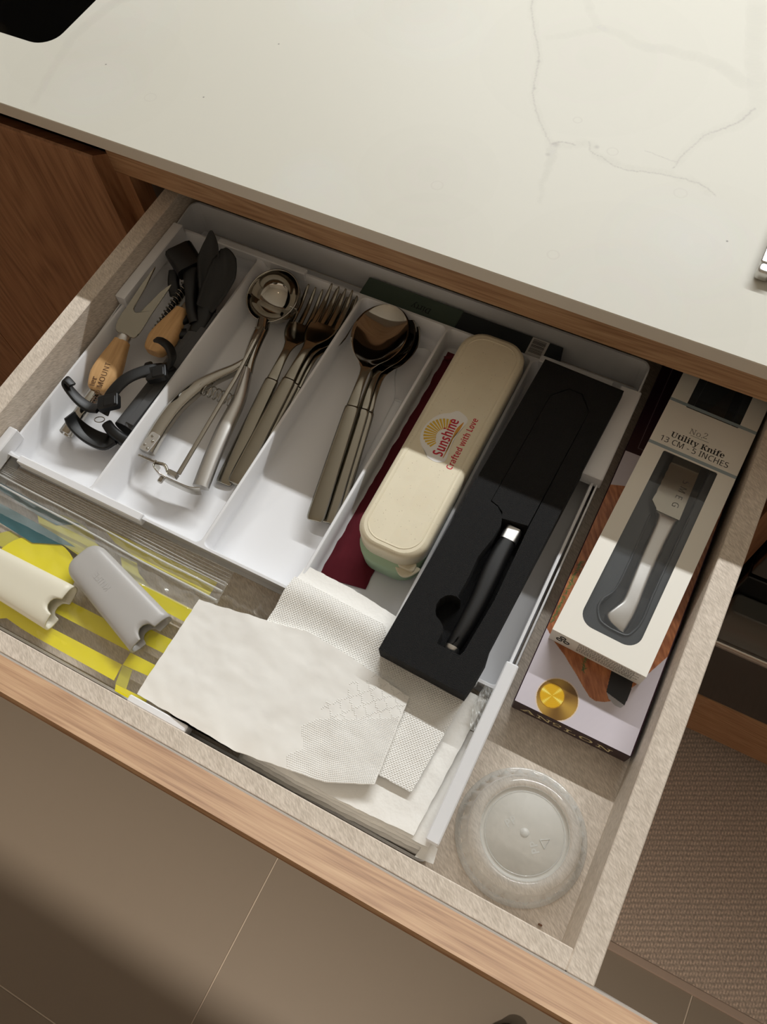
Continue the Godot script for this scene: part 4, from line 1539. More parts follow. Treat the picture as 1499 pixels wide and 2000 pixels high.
	words("lettering", "Sunshine", sans_bold, 0.0072, red, stk, t, 0.0001)
	t = flat_at(0.3263 - sol.x, 0.03750, 0.0836 - sol.z, 90.0)
	t.basis = t.basis * Basis.from_scale(Vector3(0.86, 1, 1))
	words("lettering", "Crafted with Love", sans_bold, 0.0027, red, lid, t, 0.0001)
	st = mesh_on()
	var wheat := smooth2([Vector2(0.3184, 0.0995), Vector2(0.3186, 0.0900), Vector2(0.3176, 0.0815), Vector2(0.3172, 0.0770), Vector2(0.3176, 0.0725), Vector2(0.3196, 0.0668), Vector2(0.3199, 0.0700), Vector2(0.3196, 0.0755), Vector2(0.3184, 0.0800), Vector2(0.3190, 0.0900), Vector2(0.3190, 0.0995)], 3)
	for i in wheat.size():
		wheat[i] -= Vector2(sol.x, sol.z)
	slab(st, wheat, 0.03765, 0.03775)
	obj("wheat_ear", st, flat("wheat_gold", c8(214, 150, 50), 0.5), stk)

# ---------------------------------------------------------------- black foam block with a knife
func foam_knife() -> void:
	var at := Vector3(0.3785, 0.7790, 0.1192)
	var turn := deg_to_rad(-2.24)
	var f := thing("foam_block", "black foam block with a knife-shaped cutout across the tray rim", "foam insert", at, turn)
	var H := 0.0172
	# the cutout from the blade's end to the butt of the handle; the block is its left and right halves
	var cutl := [Vector2(-0.0050, -0.112), Vector2(-0.0147, -0.100), Vector2(-0.0148, -0.0010), Vector2(-0.0085, 0.0005), Vector2(-0.0030, 0.0050), Vector2(-0.0004, 0.0120), Vector2(-0.0012, 0.0250), Vector2(-0.0038, 0.0404), Vector2(-0.0028, 0.0560), Vector2(-0.0028, 0.0719)]
	for i in 9:
		var a := deg_to_rad(lerpf(-62.0, -262.0, i / 8.0))
		cutl.append(Vector2(-0.0040 + cos(a) * 0.0088, 0.0826 + sin(a) * 0.0100))
	cutl.append_array([Vector2(-0.0019, 0.0949), Vector2(-0.0006, 0.0984), Vector2(0.0000, 0.1070), Vector2(0.0060, 0.1071)])
	var cutr := [Vector2(0.0060, 0.1071), Vector2(0.0166, 0.1068), Vector2(0.0177, 0.1035), Vector2(0.0195, 0.0631), Vector2(0.0168, 0.0045), Vector2(0.0164, -0.100), Vector2(0.0060, -0.112), Vector2(-0.0050, -0.112)]
	var st := mesh_on()
	var left := PackedVector2Array(cutl)
	left.append_array(PackedVector2Array([Vector2(0.0060, 0.1282), Vector2(-0.0314, 0.1282), Vector2(-0.0316, -0.1280), Vector2(-0.0050, -0.1280)]))
	slab(st, left, 0.0, H, 0.0, 0.0, -1)
	var right := PackedVector2Array(cutr)
	right.append_array(PackedVector2Array([Vector2(-0.0050, -0.1280), Vector2(0.0316, -0.1280), Vector2(0.0312, 0.092), Vector2(0.0330, 0.1020), Vector2(0.0326, 0.1150), Vector2(0.0310, 0.1282), Vector2(0.0060, 0.1282)]))
	slab(st, right, 0.0, H, 0.0, 0.0, -1)
	box(st, Vector3(-0.0140, 0.0, -0.1125), Vector3(0.0200, 0.0022, 0.1075))
	var body := obj("block", st, M.foam, f)
	st = mesh_on()
	slab(st, PackedVector2Array([Vector2(-0.0143, -0.0995), Vector2(-0.0144, -0.0018), Vector2(-0.0088, -0.0003), Vector2(-0.0040, 0.0026), Vector2(-0.0022, 0.0072), Vector2(0.0160, 0.0040), Vector2(0.0160, -0.0995), Vector2(0.0050, -0.1110), Vector2(-0.0045, -0.1110)]), 0.0023, H, 0.0, 0.0, -1)
	obj("blade_cover", st, M.foam, body)
	# the knife in its slot
	var k := thing("foam_knife", "black-handled kitchen knife with bright steel collar set in the foam", "knife", at, turn)
	st = mesh_on()
	var rings := []
	var hs := [[0.0180, 0.0020, 0.0140, 0.0068], [0.030, 0.0008, 0.0144, 0.0072], [0.045, 0.0012, 0.0152, 0.0076], [0.066, 0.0034, 0.0158, 0.0078], [0.085, 0.0040, 0.0154, 0.0078], [0.1025, 0.0040, 0.0140, 0.0072]]
	for h in refine(hs, 4):
		var r := PackedVector3Array()
		for q in rrect(h[1], -h[3], h[2], h[3], 0.0052, 5):
			r.append(Vector3(q.x, 0.0078 + q.y, h[0]))
		rings.append(r)
	loft(st, rings, true, true, 0)
	obj("handle", st, M.black_plastic, k)
	st = mesh_on()
	rings = []
	for h in [[0.0075, 0.0016, 0.0138, 0.0058], [0.012, 0.0018, 0.0139, 0.0062], [0.0180, 0.0021, 0.0139, 0.0067]]:
		var r := PackedVector3Array()
		for q in rrect(h[1], -h[3], h[2], h[3], 0.003, 4):
			r.append(Vector3(q.x, 0.0078 + q.y, h[0]))
		rings.append(r)
	loft(st, rings, true, true, 0)
	obj("bolster", st, M.steel_satin, k)
	st = mesh_on()
	rings = []
	for h in [[0.1025, 0.0040, 0.0140, 0.0072], [0.1050, 0.0042, 0.0137, 0.0070], [0.1062, 0.0048, 0.0131, 0.0062]]:
		var r := PackedVector3Array()
		for q in rrect(h[1], -h[3], h[2], h[3], 0.0042, 5):
			r.append(Vector3(q.x, 0.0078 + q.y, h[0]))
		rings.append(r)
	loft(st, rings, true, true, 0)
	obj("end_cap", st, M.steel_satin, k)
	st = mesh_on()
	slab(st, PackedVector2Array([Vector2(0.0018, 0.0080), Vector2(0.0135, 0.0080), Vector2(0.0150, -0.06), Vector2(0.0120, -0.0985), Vector2(-0.008, -0.095), Vector2(-0.0130, -0.02), Vector2(-0.0130, 0.000), Vector2(-0.0040, 0.0020)]), 0.0003, 0.0020)
	obj("blade", st, M.steel, k)

# ---------------------------------------------------------------- the box behind the cutlery tray
func rear_box() -> void:
	var b := thing("rear_box", "flat green and dark box with a barcode wedged behind the cutlery tray", "box", Vector3(0.269, DFL + 0.0018, -0.0345))
	var st := mesh_on()
	box(st, Vector3(-0.088, 0.0, -0.0095), Vector3(0.0005, 0.0205, 0.0095), 0.0006)
	obj("sleeve", st, flat("box_green", c8(78, 92, 80), 0.6), b)
	st = mesh_on()
	box(st, Vector3(-0.0005, 0.0004, -0.0091), Vector3(0.088, 0.0200, 0.0091), 0.0006)
	obj("box_body", st, flat("box_dark", c8(38, 42, 44), 0.6), b)
	words("handwriting", "Dirty", serif, 0.0052, M.ink, b, flat_at(-0.0330, 0.0206, 0.003, 180), 0.0001)
	st = mesh_on()
	box(st, Vector3(0.0620, 0.0199, -0.0085), Vector3(0.0765, 0.0202, 0.0090))
	var lab := obj("barcode_label", st, flat("label_paper", c8(206, 204, 200), 0.6), b)
	st = mesh_on()
	var rng := RandomNumberGenerator.new()
	rng.seed = 3
	var z := -0.0070
	while z < 0.0060:
		var w := rng.randf_range(0.0002, 0.0007)
		box(st, Vector3(0.0635, 0.0202, z), Vector3(0.0745, 0.02025, z + w))
		z += w + rng.randf_range(0.0003, 0.0006)
	obj("bars", st, M.ink, lab)

# ---------------------------------------------------------------- the printed box and the knife box on it
func gift_image() -> Image:
	# the printed top: x = 0.4325 to 0.5125, z = -0.13 to 0.232, at 3.2 pixels to the millimetre
	var w := 256
	var h := 1158
	var im := Image.create(w, h, false, Image.FORMAT_RGB8)
	var maroon := c8(44, 16, 30)
	im.fill(maroon)
	var px := func(x: float, z: float) -> Vector2: return Vector2((x - 0.4325) * 3200.0, (z + 0.13) * 3200.0)
	var z0: float = px.call(0, 0.0245).y
	var pale := c8(216, 208, 216)
	for y in range(int(z0), h):
		for x in w:
			im.set_pixel(x, y, pale.lerp(c8(196, 188, 196), clampf(0.5 + 0.5 * sin(x * 0.02 + y * 0.011), 0, 1) * 0.35))
	# cutting board
	var board := PackedVector2Array()
	for q in [[0.432, 0.0560], [0.5126, 0.030], [0.5126, 0.160], [0.4994, 0.1885], [0.4900, 0.2040], [0.4855, 0.2070], [0.4800, 0.2090], [0.4755, 0.2081], [0.4690, 0.2035], [0.4620, 0.1979], [0.4550, 0.1930], [0.4504, 0.1895], [0.4400, 0.1835], [0.432, 0.1770]]:
		board.append(px.call(q[0], q[1]))
	var nz := noise(41, 0.02, 3)
	for y in range(int(px.call(0, 0.028).y), int(px.call(0, 0.212).y)):
		for x in w:
			if Geometry2D.is_point_in_polygon(Vector2(x, y), board):
				var t := 0.5 + 0.7 * nz.get_noise_2d((x + y * 0.9) * 0.8, (x - y * 0.7) * 4.0)
				im.set_pixel(x, y, c8(150, 84, 48).lerp(c8(206, 134, 84), clampf(t, 0, 1)))
	# sprigs
	var rng := RandomNumberGenerator.new()
	rng.seed = 9
	for s in [[0.4355, 0.120, 0.4338, 0.172, 90], [0.4625, 0.180, 0.4655, 0.1945, 26]]:
		for i in int(s[4]):
			var t := rng.randf()
			var p: Vector2 = px.call(lerpf(s[0], s[2], t), lerpf(s[1], s[3], t))
			var d := Vector2(rng.randf_range(-9, 9), rng.randf_range(-9, 9))
			stroke(im, [p - d * 0.3, p + d], 1.6, 0.8, c8(54, 84, 40).lerp(c8(120, 140, 70), rng.randf()), 0.9)
	# the knife's butt
	var butt := PackedVector2Array()
	for q in [[0.4815, 0.180], [0.4968, 0.180], [0.4984, 0.1934], [0.4980, 0.2031], [0.4962, 0.2062], [0.4925, 0.2062], [0.4870, 0.2037], [0.4842, 0.2000]]:
		butt.append(px.call(q[0], q[1]))
	for y in range(int(px.call(0, 0.178).y), int(px.call(0, 0.208).y)):
		for x in w:
			if Geometry2D.is_point_in_polygon(Vector2(x, y), butt):
				var a: Vector2 = px.call(0.4835, 0.2002)
				var b: Vector2 = px.call(0.4984, 0.2034)
				var below := (b - a).cross(Vector2(x, y) - a) > 0.0
				im.set_pixel(x, y, c8(168, 164, 168) if below else c8(20, 18, 22))
	# the brass cup
	var c0: Vector2 = px.call(0.4572, 0.2190)
	var c1: Vector2 = px.call(0.4532, 0.2182)
	for y in range(int(c0.y - 54), mini(h, int(c0.y + 54))):
		for x in range(maxi(0, int(c0.x - 52)), int(c0.x + 52)):
			var p := Vector2(x, y)
			var r := (p - c0).length()
			if r < 46.0:
				var a := (p - c0).angle()
				var k := 0.5 + 0.5 * sin(a * 3.0 + 0.8)
				var col := c8(120, 86, 34).lerp(c8(206, 166, 74), k * 0.8)
				if r > 43.5:
					col = c8(226, 206, 190)
				var r1 := (p - c1).length()
				if r1 < 27.0:
					var a1 := (p - c1).angle()
					var ray := pow(absf(cos(a1 - 0.2)), 60.0) + 0.7 * pow(absf(cos(a1 - 2.1)), 60.0)
					col = c8(224, 172, 22).lerp(c8(252, 236, 130), clampf(ray + 0.12 * sin(r1 * 1.6), 0, 1))
					if r1 > 25.0:
						col = c8(170, 122, 26)
				im.set_pixel(x, y, col)
	# border line and small print on the dark part
	var e0: Vector2 = px.call(0.4402, -0.13)
	var e1: Vector2 = px.call(0.4402, 0.0185)
	for y in range(0, int(e1.y)):
		im.set_pixel(int(e0.x), y, c8(150, 146, 148))
	for x in range(int(e0.x), w - 4):
		im.set_pixel(x, int(e1.y), c8(150, 146, 148))
	return im

func knife_boxes() -> void:
	var g := thing("gift_box", "dark purple boxed set with a printed cutting board photo, under the knife box", "box", Vector3(0.4725, DFL + 0.0003, 0.051))
	var maroon := flat("box_maroon", c8(48, 18, 34), 0.4)
	var o := Vector3(0.4725, DFL + 0.0003, 0.051)
	var st := mesh_on()
	box(st, Vector3(-0.0400, 0.0, -0.181), Vector3(0.0400, 0.0204, 0.181), 0.0007)
	obj("carton", st, maroon, g)
	st = mesh_on()
	var a := Vector3(-0.0393, 0.02045, -0.181)
	var b := Vector3(0.0390, 0.02045, -0.181)
	var c := Vector3(0.0390, 0.02045, 0.1806)
	var d := Vector3(-0.0393, 0.02045, 0.1806)
	put(st, PackedVector3Array([a, c, b, a, d, c]), -1, false, PackedVector2Array([Vector2(0, 0), Vector2(1, 1), Vector2(1, 0), Vector2(0, 0), Vector2(0, 1), Vector2(1, 1)]))
	var pm := flat("gift_print", Color.WHITE, 0.3)
	pm.albedo_texture = img_tex(gift_image())
	pm.texture_repeat = false
	obj("printed_top", st, pm, g)
	var gold := flat("gold_print", c8(246, 232, 180), 0.4)
	var ch := ["A", "N", "O", "L", "O", "N"]
	var xs := [-0.0285, -0.0175, -0.0085, 0.0010, 0.0115, 0.0240]
	for i in 6:
		var small := i == 2
		var tt := Transform3D(Basis(Vector3.RIGHT, PI / 2) * Basis.from_scale(Vector3(1.45, 1, 1)), Vector3(xs[i], 0.0118 if small else 0.0098, 0.1811))
		words("letter", ch[i], serif, 0.0042 if small else 0.0072, gold, g, tt, 0.0001)
	st = mesh_on()
	box(st, Vector3(-0.0108, 0.0068, 0.1810), Vector3(-0.0062, 0.0074, 0.1812))
	obj("letter_bar", st, gold, g)
	st = mesh_on()
	# ---- the white knife box
	var at := Vector3(0.469, 0.7721, 0.185)
	var turn := deg_to_rad(-3.0)
	var k := thing("knife_box", "white windowed carton of a utility knife on top of the printed box", "box", at, turn)
	var card := flat("card_white", c8(246, 242, 232), 0.45)
	var W := 0.0322
	var L := 0.262
	var T := 0.0204
	st = mesh_on()
	box(st, Vector3(-W, 0.0, -L), Vector3(W, 0.0006, 0.0))
	box(st, Vector3(-W, 0.0006, -L), Vector3(-W + 0.0006, T - 0.0006, 0.0))
	box(st, Vector3(W - 0.0006, 0.0006, -L), Vector3(W, T - 0.0006, 0.0))
	box(st, Vector3(-W + 0.0006, 0.0006, -0.0006), Vector3(W - 0.0006, T - 0.0006, 0.0))
	box(st, Vector3(-W + 0.0006, 0.0006, -L), Vector3(W - 0.0006, T - 0.0006, -L + 0.0006))
	# the top: left and right halves that meet on the middle line, cut away at the two windows
	for s in [-1, 1]:
		var half := PackedVector2Array([Vector2(0, 0), Vector2(s * W, 0), Vector2(s * W, -L), Vector2(0, -L), Vector2(0, -0.250)])
		half.append_array(PackedVector2Array([Vector2(s * 0.0188, -0.250), Vector2(s * 0.0198, -0.249), Vector2(s * 0.0198, -0.2008), Vector2(s * 0.0190, -0.2000), Vector2(0, -0.2000), Vector2(0, -0.1588), Vector2(s * 0.0188, -0.1588), Vector2(s * 0.0198, -0.1580)]))
		for i in 9:
			var an := PI / 2 * i / 8
			half.append(Vector2(s * (0.0103 + 0.0100 * cos(an)), -0.0228 + 0.0100 * sin(an)))
		half.append(Vector2(0, -0.0128))
		slab(st, half, T - 0.0006, T, 0.0, 0.0, -1)
	var cart := obj("carton", st, card, k)
	var bandm := flat("band_blue", c8(158, 172, 178), 0.5)
	for zz in [-0.2020, -0.1612]:
		st = mesh_on()
		box(st, Vector3(-W, T, zz - 0.0013), Vector3(W, T + 0.00005, zz + 0.0013))
		obj("band", st, bandm, cart)
	var ghost := flat("print_grey", c8(150, 144, 136), 0.5)
	words("lettering", "No.", serif, 0.0024, ghost, cart, flat_at(-0.0046, T, -0.1822, 0), 0.00008)
	words("lettering", "2", serif, 0.0048, ghost, cart, flat_at(0.0018, T, -0.1832, 0), 0.00008)
	st = mesh_on()
	box(st, Vector3(-0.0080, T, -0.1790), Vector3(0.0056, T + 0.00008, -0.1788))
	obj("print_rule", st, M.ink, cart)
	var tk := flat_at(-0.0006, T, -0.1738, 0)
	words("lettering", "Utility Knife", serif_bold, 0.0019, M.ink, cart, tk, 0.00008)
	words("lettering", "13 CM - 5 INCHES", sans, 0.00105, M.ink, cart, flat_at(-0.0010, T, -0.1676, 0), 0.00008)
	# recycling marks and small print on the front end
	for q in [[-0.0235, 0.0138], [-0.0255, 0.0085], [-0.0205, 0.0088]]:
		st = mesh_on()
		var ring := []
		for i in 17:
			ring.append(Vector3(q[0] + cos(TAU * i / 16) * 0.0019, q[1] + sin(TAU * i / 16) * 0.0019, 0.0001))
		tube(st, ring, 0.0004, 5)
		obj("recycling_mark", st, M.ink, cart)
	var grey := flat("small_print", c8(120, 114, 106), 0.6)
	var rng := RandomNumberGenerator.new()
	rng.seed = 21
	st = mesh_on()
	for i in 9:
		var x := -0.0130
		var end := 0.0255 if i % 3 else 0.0290
		while x < end:
			var wd := rng.randf_range(0.0006, 0.0019)
			box(st, Vector3(x, 0.0172 - i * 0.0017, 0.0), Vector3(minf(x + wd, end), 0.0180 - i * 0.0017, 0.00006))
			x += wd + 0.0005
	obj("small_print", st, grey, cart)
	# inside: dark moulded tray, film window, the knife
	var moulded := flat("moulded_tray", c8(40, 45, 49), 0.32)
	st = mesh_on()
	var hollow := [Vector2(0.0, -0.0195), Vector2(-0.0078, -0.0215), Vector2(-0.0125, -0.0290), Vector2(-0.0122, -0.0360), Vector2(-0.0080, -0.0450), Vector2(-0.0072, -0.0620), Vector2(-0.0085, -0.1080), Vector2(-0.0150, -0.1180), Vector2(-0.0150, -0.20), Vector2(-0.0130, -0.252), Vector2(0.0, -0.255)]
	var lh := PackedVector2Array(hollow)
	lh.append_array(PackedVector2Array([Vector2(0, -0.2605), Vector2(-W + 0.0010, -0.2605), Vector2(-W + 0.0010, -0.0010), Vector2(0, -0.0010)]))
	slab(st, lh, 0.0012, T - 0.0034, 0.0, 0.0, -1)
	var hollow2 := [Vector2(0.0, -0.255), Vector2(0.0130, -0.252), Vector2(0.0150, -0.20), Vector2(0.0150, -0.1180), Vector2(0.0152, -0.0600), Vector2(0.0160, -0.0350), Vector2(0.0135, -0.0240), Vector2(0.0110, -0.0195), Vector2(0.0, -0.0195)]
	var rh := PackedVector2Array(hollow2)
	rh.append_array(PackedVector2Array([Vector2(0, -0.0010), Vector2(W - 0.0010, -0.0010), Vector2(W - 0.0010, -0.2605), Vector2(0, -0.2605)]))
	slab(st, rh, 0.0012, T - 0.0034, 0.0, 0.0, -1)
	box(st, Vector3(-0.016, 0.0012, -0.256), Vector3(0.017, 0.0030, -0.019))
	obj("moulded_tray", st, moulded, k)
	st = mesh_on()
	var rim := smooth([Vector3(0.0, T - 0.0030, -0.0195), Vector3(-0.0078, T - 0.0030, -0.0215), Vector3(-0.0125, T - 0.0030, -0.0290), Vector3(-0.0122, T - 0.0030, -0.0360), Vector3(-0.0080, T - 0.0030, -0.0450), Vector3(-0.0072, T - 0.0030, -0.0620), Vector3(-0.0085, T - 0.0030, -0.1080)], 5)
	sweep(st, rim, func(_t): return circle(0.0008, 6))
	rim = smooth([Vector3(0.0152, T - 0.0030, -0.1180), Vector3(0.0152, T - 0.0030, -0.0600), Vector3(0.0160, T - 0.0030, -0.0350), Vector3(0.0135, T - 0.0030, -0.0240), Vector3(0.0100, T - 0.0030, -0.0200), Vector3(0.0, T - 0.0030, -0.0195)], 5)
	sweep(st, rim, func(_t): return circle(0.0008, 6))
	obj("tray_lip", st, moulded, k)
	var film := flat("window_film", Color(0.9, 0.93, 0.96, 0.04), 0.0)
	film.transparency = BaseMaterial3D.TRANSPARENCY_ALPHA
	for q in [[-0.1595, -0.0120], [-0.2510, -0.1995]]:
		st = mesh_on()
		quad(st, Vector3(-0.0206, T - 0.0009, q[1]), Vector3(0.0206, T - 0.0009, q[1]), Vector3(0.0206, T - 0.0009, q[0]), Vector3(-0.0206, T - 0.0009, q[0]))
		obj("window", st, film, k)
	var kn := thing("utility_knife", "steel-handled serrated utility knife seen through the carton window", "knife", at, turn)
	st = mesh_on()
	var bl := PackedVector2Array([Vector2(-0.0063, -0.1151), Vector2(-0.0070, -0.1166), Vector2(-0.0118, -0.1213)])
	for i in 16:
		var z := -0.1280 - i * 0.0070
		var taper := clampf((i - 4) / 11.0, 0, 1)
		bl.append(Vector2(-0.0122 + 0.0150 * taper * taper + 0.0004, z + 0.0035))
		bl.append(Vector2(-0.0117 + 0.0150 * taper * taper + 0.0004, z))
	bl.append_array(PackedVector2Array([Vector2(0.0078, -0.2430), Vector2(0.0086, -0.1600), Vector2(0.0104, -0.1151)]))
	slab(st, bl, 0.0130, 0.0146, 0.0, 0.0, -1)
	var blade := obj("blade", st, M.steel_worn, kn)
	var etch := flat("etching", c8(40, 34, 30), 0.6)
	for i in 4:
		words("etched_letter", ["S", "M", "E", "G"][i], sans, 0.0010, etch, blade, flat_at(0.0036, 0.0146, -0.1448 + i * 0.0066, -90), 0.00005)
	st = mesh_on()
	rings_knife(st)
	obj("handle", st, M.steel_satin, kn)

func rings_knife(st: SurfaceTool) -> void:
	# the handle: a round bar that flattens out and hooks at the butt: [z, left, right, half height]
	var rings := []
	for h in refine([[-0.1151, -0.0063, 0.0104, 0.0030], [-0.1110, -0.0036, 0.0094, 0.0052], [-0.0900, -0.0030, 0.0090, 0.0060], [-0.0723, -0.0024, 0.0091, 0.0062], [-0.0556, -0.0014, 0.0098, 0.0064], [-0.0430, -0.0010, 0.0107, 0.0062], [-0.0350, -0.0040, 0.0108, 0.0058], [-0.0290, -0.0062, 0.0102, 0.0052], [-0.0250, -0.0030, 0.0098, 0.0046], [-0.0225, 0.0050, 0.0092, 0.0036]], 4):
		var r := PackedVector3Array()
		for q in rrect(h[1], -h[3], h[2], h[3], minf(h[3], (h[2] - h[1]) / 2) * 0.55, 4):
			r.append(Vector3(q.x, 0.0105 + q.y, h[0]))
		rings.append(r)
	loft(st, rings, true, true, 0)

# ---------------------------------------------------------------- upturned clear cup lid
func lid_cup() -> void:
	var c := thing("cup_lid", "clear fluted plastic dome lid upturned on the drawer floor", "lid", Vector3(0.4700, DFL + 0.0002, 0.3035))
	var wallm := flat("lid_clear", Color(0.92, 0.93, 0.92, 0.22), 0.1)
	wallm.transparency = BaseMaterial3D.TRANSPARENCY_ALPHA
	var frost := flat("lid_frost", Color(0.80, 0.80, 0.775, 0.62), 0.5)
	frost.transparency = BaseMaterial3D.TRANSPARENCY_ALPHA
	var st := mesh_on()
	lathe(st, [Vector2(0.0380, 0.0020), Vector2(0.0400, 0.0010), Vector2(0.0412, 0.0010), Vector2(0.0416, 0.0003), Vector2(0.0410, 0.0), Vector2(0.0396, 0.0004), Vector2(0.0378, 0.0014), Vector2(0.0380, 0.0020)], 72)
	obj("flange", st, wallm, c)
	# fluted skirt
	st = mesh_on()
	var rings := []
	for k in 9:
		var t := k / 8.0
		var amp := 0.0024 * (1.0 - t) * (0.35 + 0.65 * minf(1.0, t * 5.0))
		var r := PackedVector3Array()
		for i in 216:
			var a := TAU * i / 216.0
			var w := absf(fposmod(a * 28.0 / TAU + 0.06 * sin(a * 7.0), 1.0) * 2.0 - 1.0)
			var rad := lerpf(0.0379, 0.0348, t) - 0.0009 + amp * 2.0 * w
			r.append(Vector3(cos(a) * rad, lerpf(0.0020, 0.0190, t), sin(a) * rad))
		rings.append(r)
	loft(st, rings, false, false, 0)
	var skirt := flat("lid_skirt", Color(0.86, 0.87, 0.86, 0.36), 0.3)
	skirt.transparency = BaseMaterial3D.TRANSPARENCY_ALPHA
	obj("fluted_skirt", st, skirt, c)
	# smooth shoulder up to the sunk top
	st = mesh_on()
	lathe(st, [Vector2(0.0348, 0.0185), Vector2(0.0346, 0.0215), Vector2(0.0338, 0.0245), Vector2(0.0322, 0.0272), Vector2(0.0300, 0.0288), Vector2(0.0284, 0.0290), Vector2(0.0274, 0.0284), Vector2(0.0266, 0.0270)], 72)
	obj("shoulder", st, wallm, c)
	st = mesh_on()
	lathe(st, [Vector2(0.0266, 0.0270), Vector2(0.0262, 0.0262), Vector2(0.0250, 0.0258), Vector2(0.0240, 0.0258), Vector2(0.0236, 0.0262), Vector2(0.0, 0.0262)], 72)
	obj("top", st, frost, c)
	st = mesh_on()
	for q in [[0.0266, 0.0272], [0.0238, 0.0264]]:
		var ring := []
		for i in 73:
			ring.append(Vector3(cos(TAU * i / 72) * q[0], q[1], sin(TAU * i / 72) * q[0]))
		tube(st, ring, 0.00028, 6)
	obj("ring", st, wallm, c)
	# moulded marks
	var mark := flat("lid_mark", Color(0.90, 0.90, 0.88, 0.55), 0.3)
	mark.transparency = BaseMaterial3D.TRANSPARENCY_ALPHA
	st = mesh_on()
	lathe(st, [Vector2(0.0028, 0.0262), Vector2(0.0026, 0.0266), Vector2(0.0, 0.0267)], 20)
	obj("moulded_point", st, mark, c)
	st = mesh_on()
	var tri := [Vector3(0.0098, 0.0264, -0.0005), Vector3(0.0150, 0.0264, -0.0035), Vector3(0.0138, 0.0264, 0.0030), Vector3(0.0098, 0.0264, -0.0005)]
	tube(st, tri, 0.00035, 5)
	obj("recycling_triangle", st, mark, c)
	words("moulded_letters", "PP", sans_bold, 0.0038, mark, c, flat_at(0.0085, 0.0262, 0.0050, 128), 0.0003)
	words("moulded_letters", "PP", sans_bold, 0.0042, mark, c, flat_at(-0.0100, 0.0262, -0.0020, 55), 0.0003)

# ---------------------------------------------------------------- blade guards and zip bags at the front left
func guard(called: String, label: String, mt: Material, at: Vector3, dir: Vector2, pitch: float) -> Node3D:
	var g := thing(called, label, "blade guard", at)
	var d := dir.normalized()
	g.transform = Transform3D(Basis(Vector3.UP, atan2(-d.y, d.x)) * Basis(Vector3.BACK, pitch), at)
	# along +x from the closed end at 0 to the open end; a flattened oval tube with a round bite in both broad walls
	var N := 120
	var L := 0.086
	var section := func(s: float, a: float, off: float) -> Vector3:
		var w := lerpf(0.0150, 0.0178, s) - off
		var h := 0.0072 - off
		var e := 1.0
		if s < 0.14:
			var q := 1.0 - s / 0.14
			e = sqrt(maxf(0.0, 1.0 - q * q))
		var ca := cos(a)
		var sa := sin(a)
		var z := signf(ca) * pow(absf(ca), 0.62) * w * (0.30 + 0.70 * e)
		var y := signf(sa) * pow(absf(sa), 0.72) * h * e
		var bite := 0.0
		var zz := absf(z - 0.001)
		if zz < 0.0065:
			bite = sqrt(0.0065 * 0.0065 - zz * zz) * 1.05
		bite = minf(bite, 0.0066)
		return Vector3(off + s * (L - off - bite * smoothstep(0.35, 1.0, s)), y, z)
	var st := mesh_on()
	var rings := []
	for k in 25:
		var s := pow(k / 24.0, 1.4)
		var r := PackedVector3Array()
		for i in N:
			r.append(section.call(s, TAU * i / N, 0.0))
		rings.append(r)
	var inner := []
	for k in 25:
		var s := pow(k / 24.0, 1.4)
		var r := PackedVector3Array()
		for i in N:
			var p: Vector3 = section.call(s, TAU * i / N, 0.0017)
			if k == 24:
				p.x = rings[24][i].x
			r.append(p)
		inner.append(r)
	var all := rings.duplicate()
	inner.reverse()
	all.append_array(inner)
	loft(st, all, false, false, 0)
	obj("shell", st, mt, g)
	return g

func film_sheet(nu: int, nv: int, corners: Array, y: float, amp: float, sd: int) -> SurfaceTool:
	var nz := noise(sd, 1.0, 4)
	var st := mesh_on()
	sheet(st, nu, nv, func(u: float, v: float) -> Vector3:
		var p: Vector2 = (corners[0] as Vector2).lerp(corners[1], u).lerp((corners[3] as Vector2).lerp(corners[2], u), v)
		return Vector3(p.x, y + amp * (0.5 + nz.get_noise_2d(p.x * 60.0, p.y * 90.0)), p.y), 0.0, 0, false)
	return st

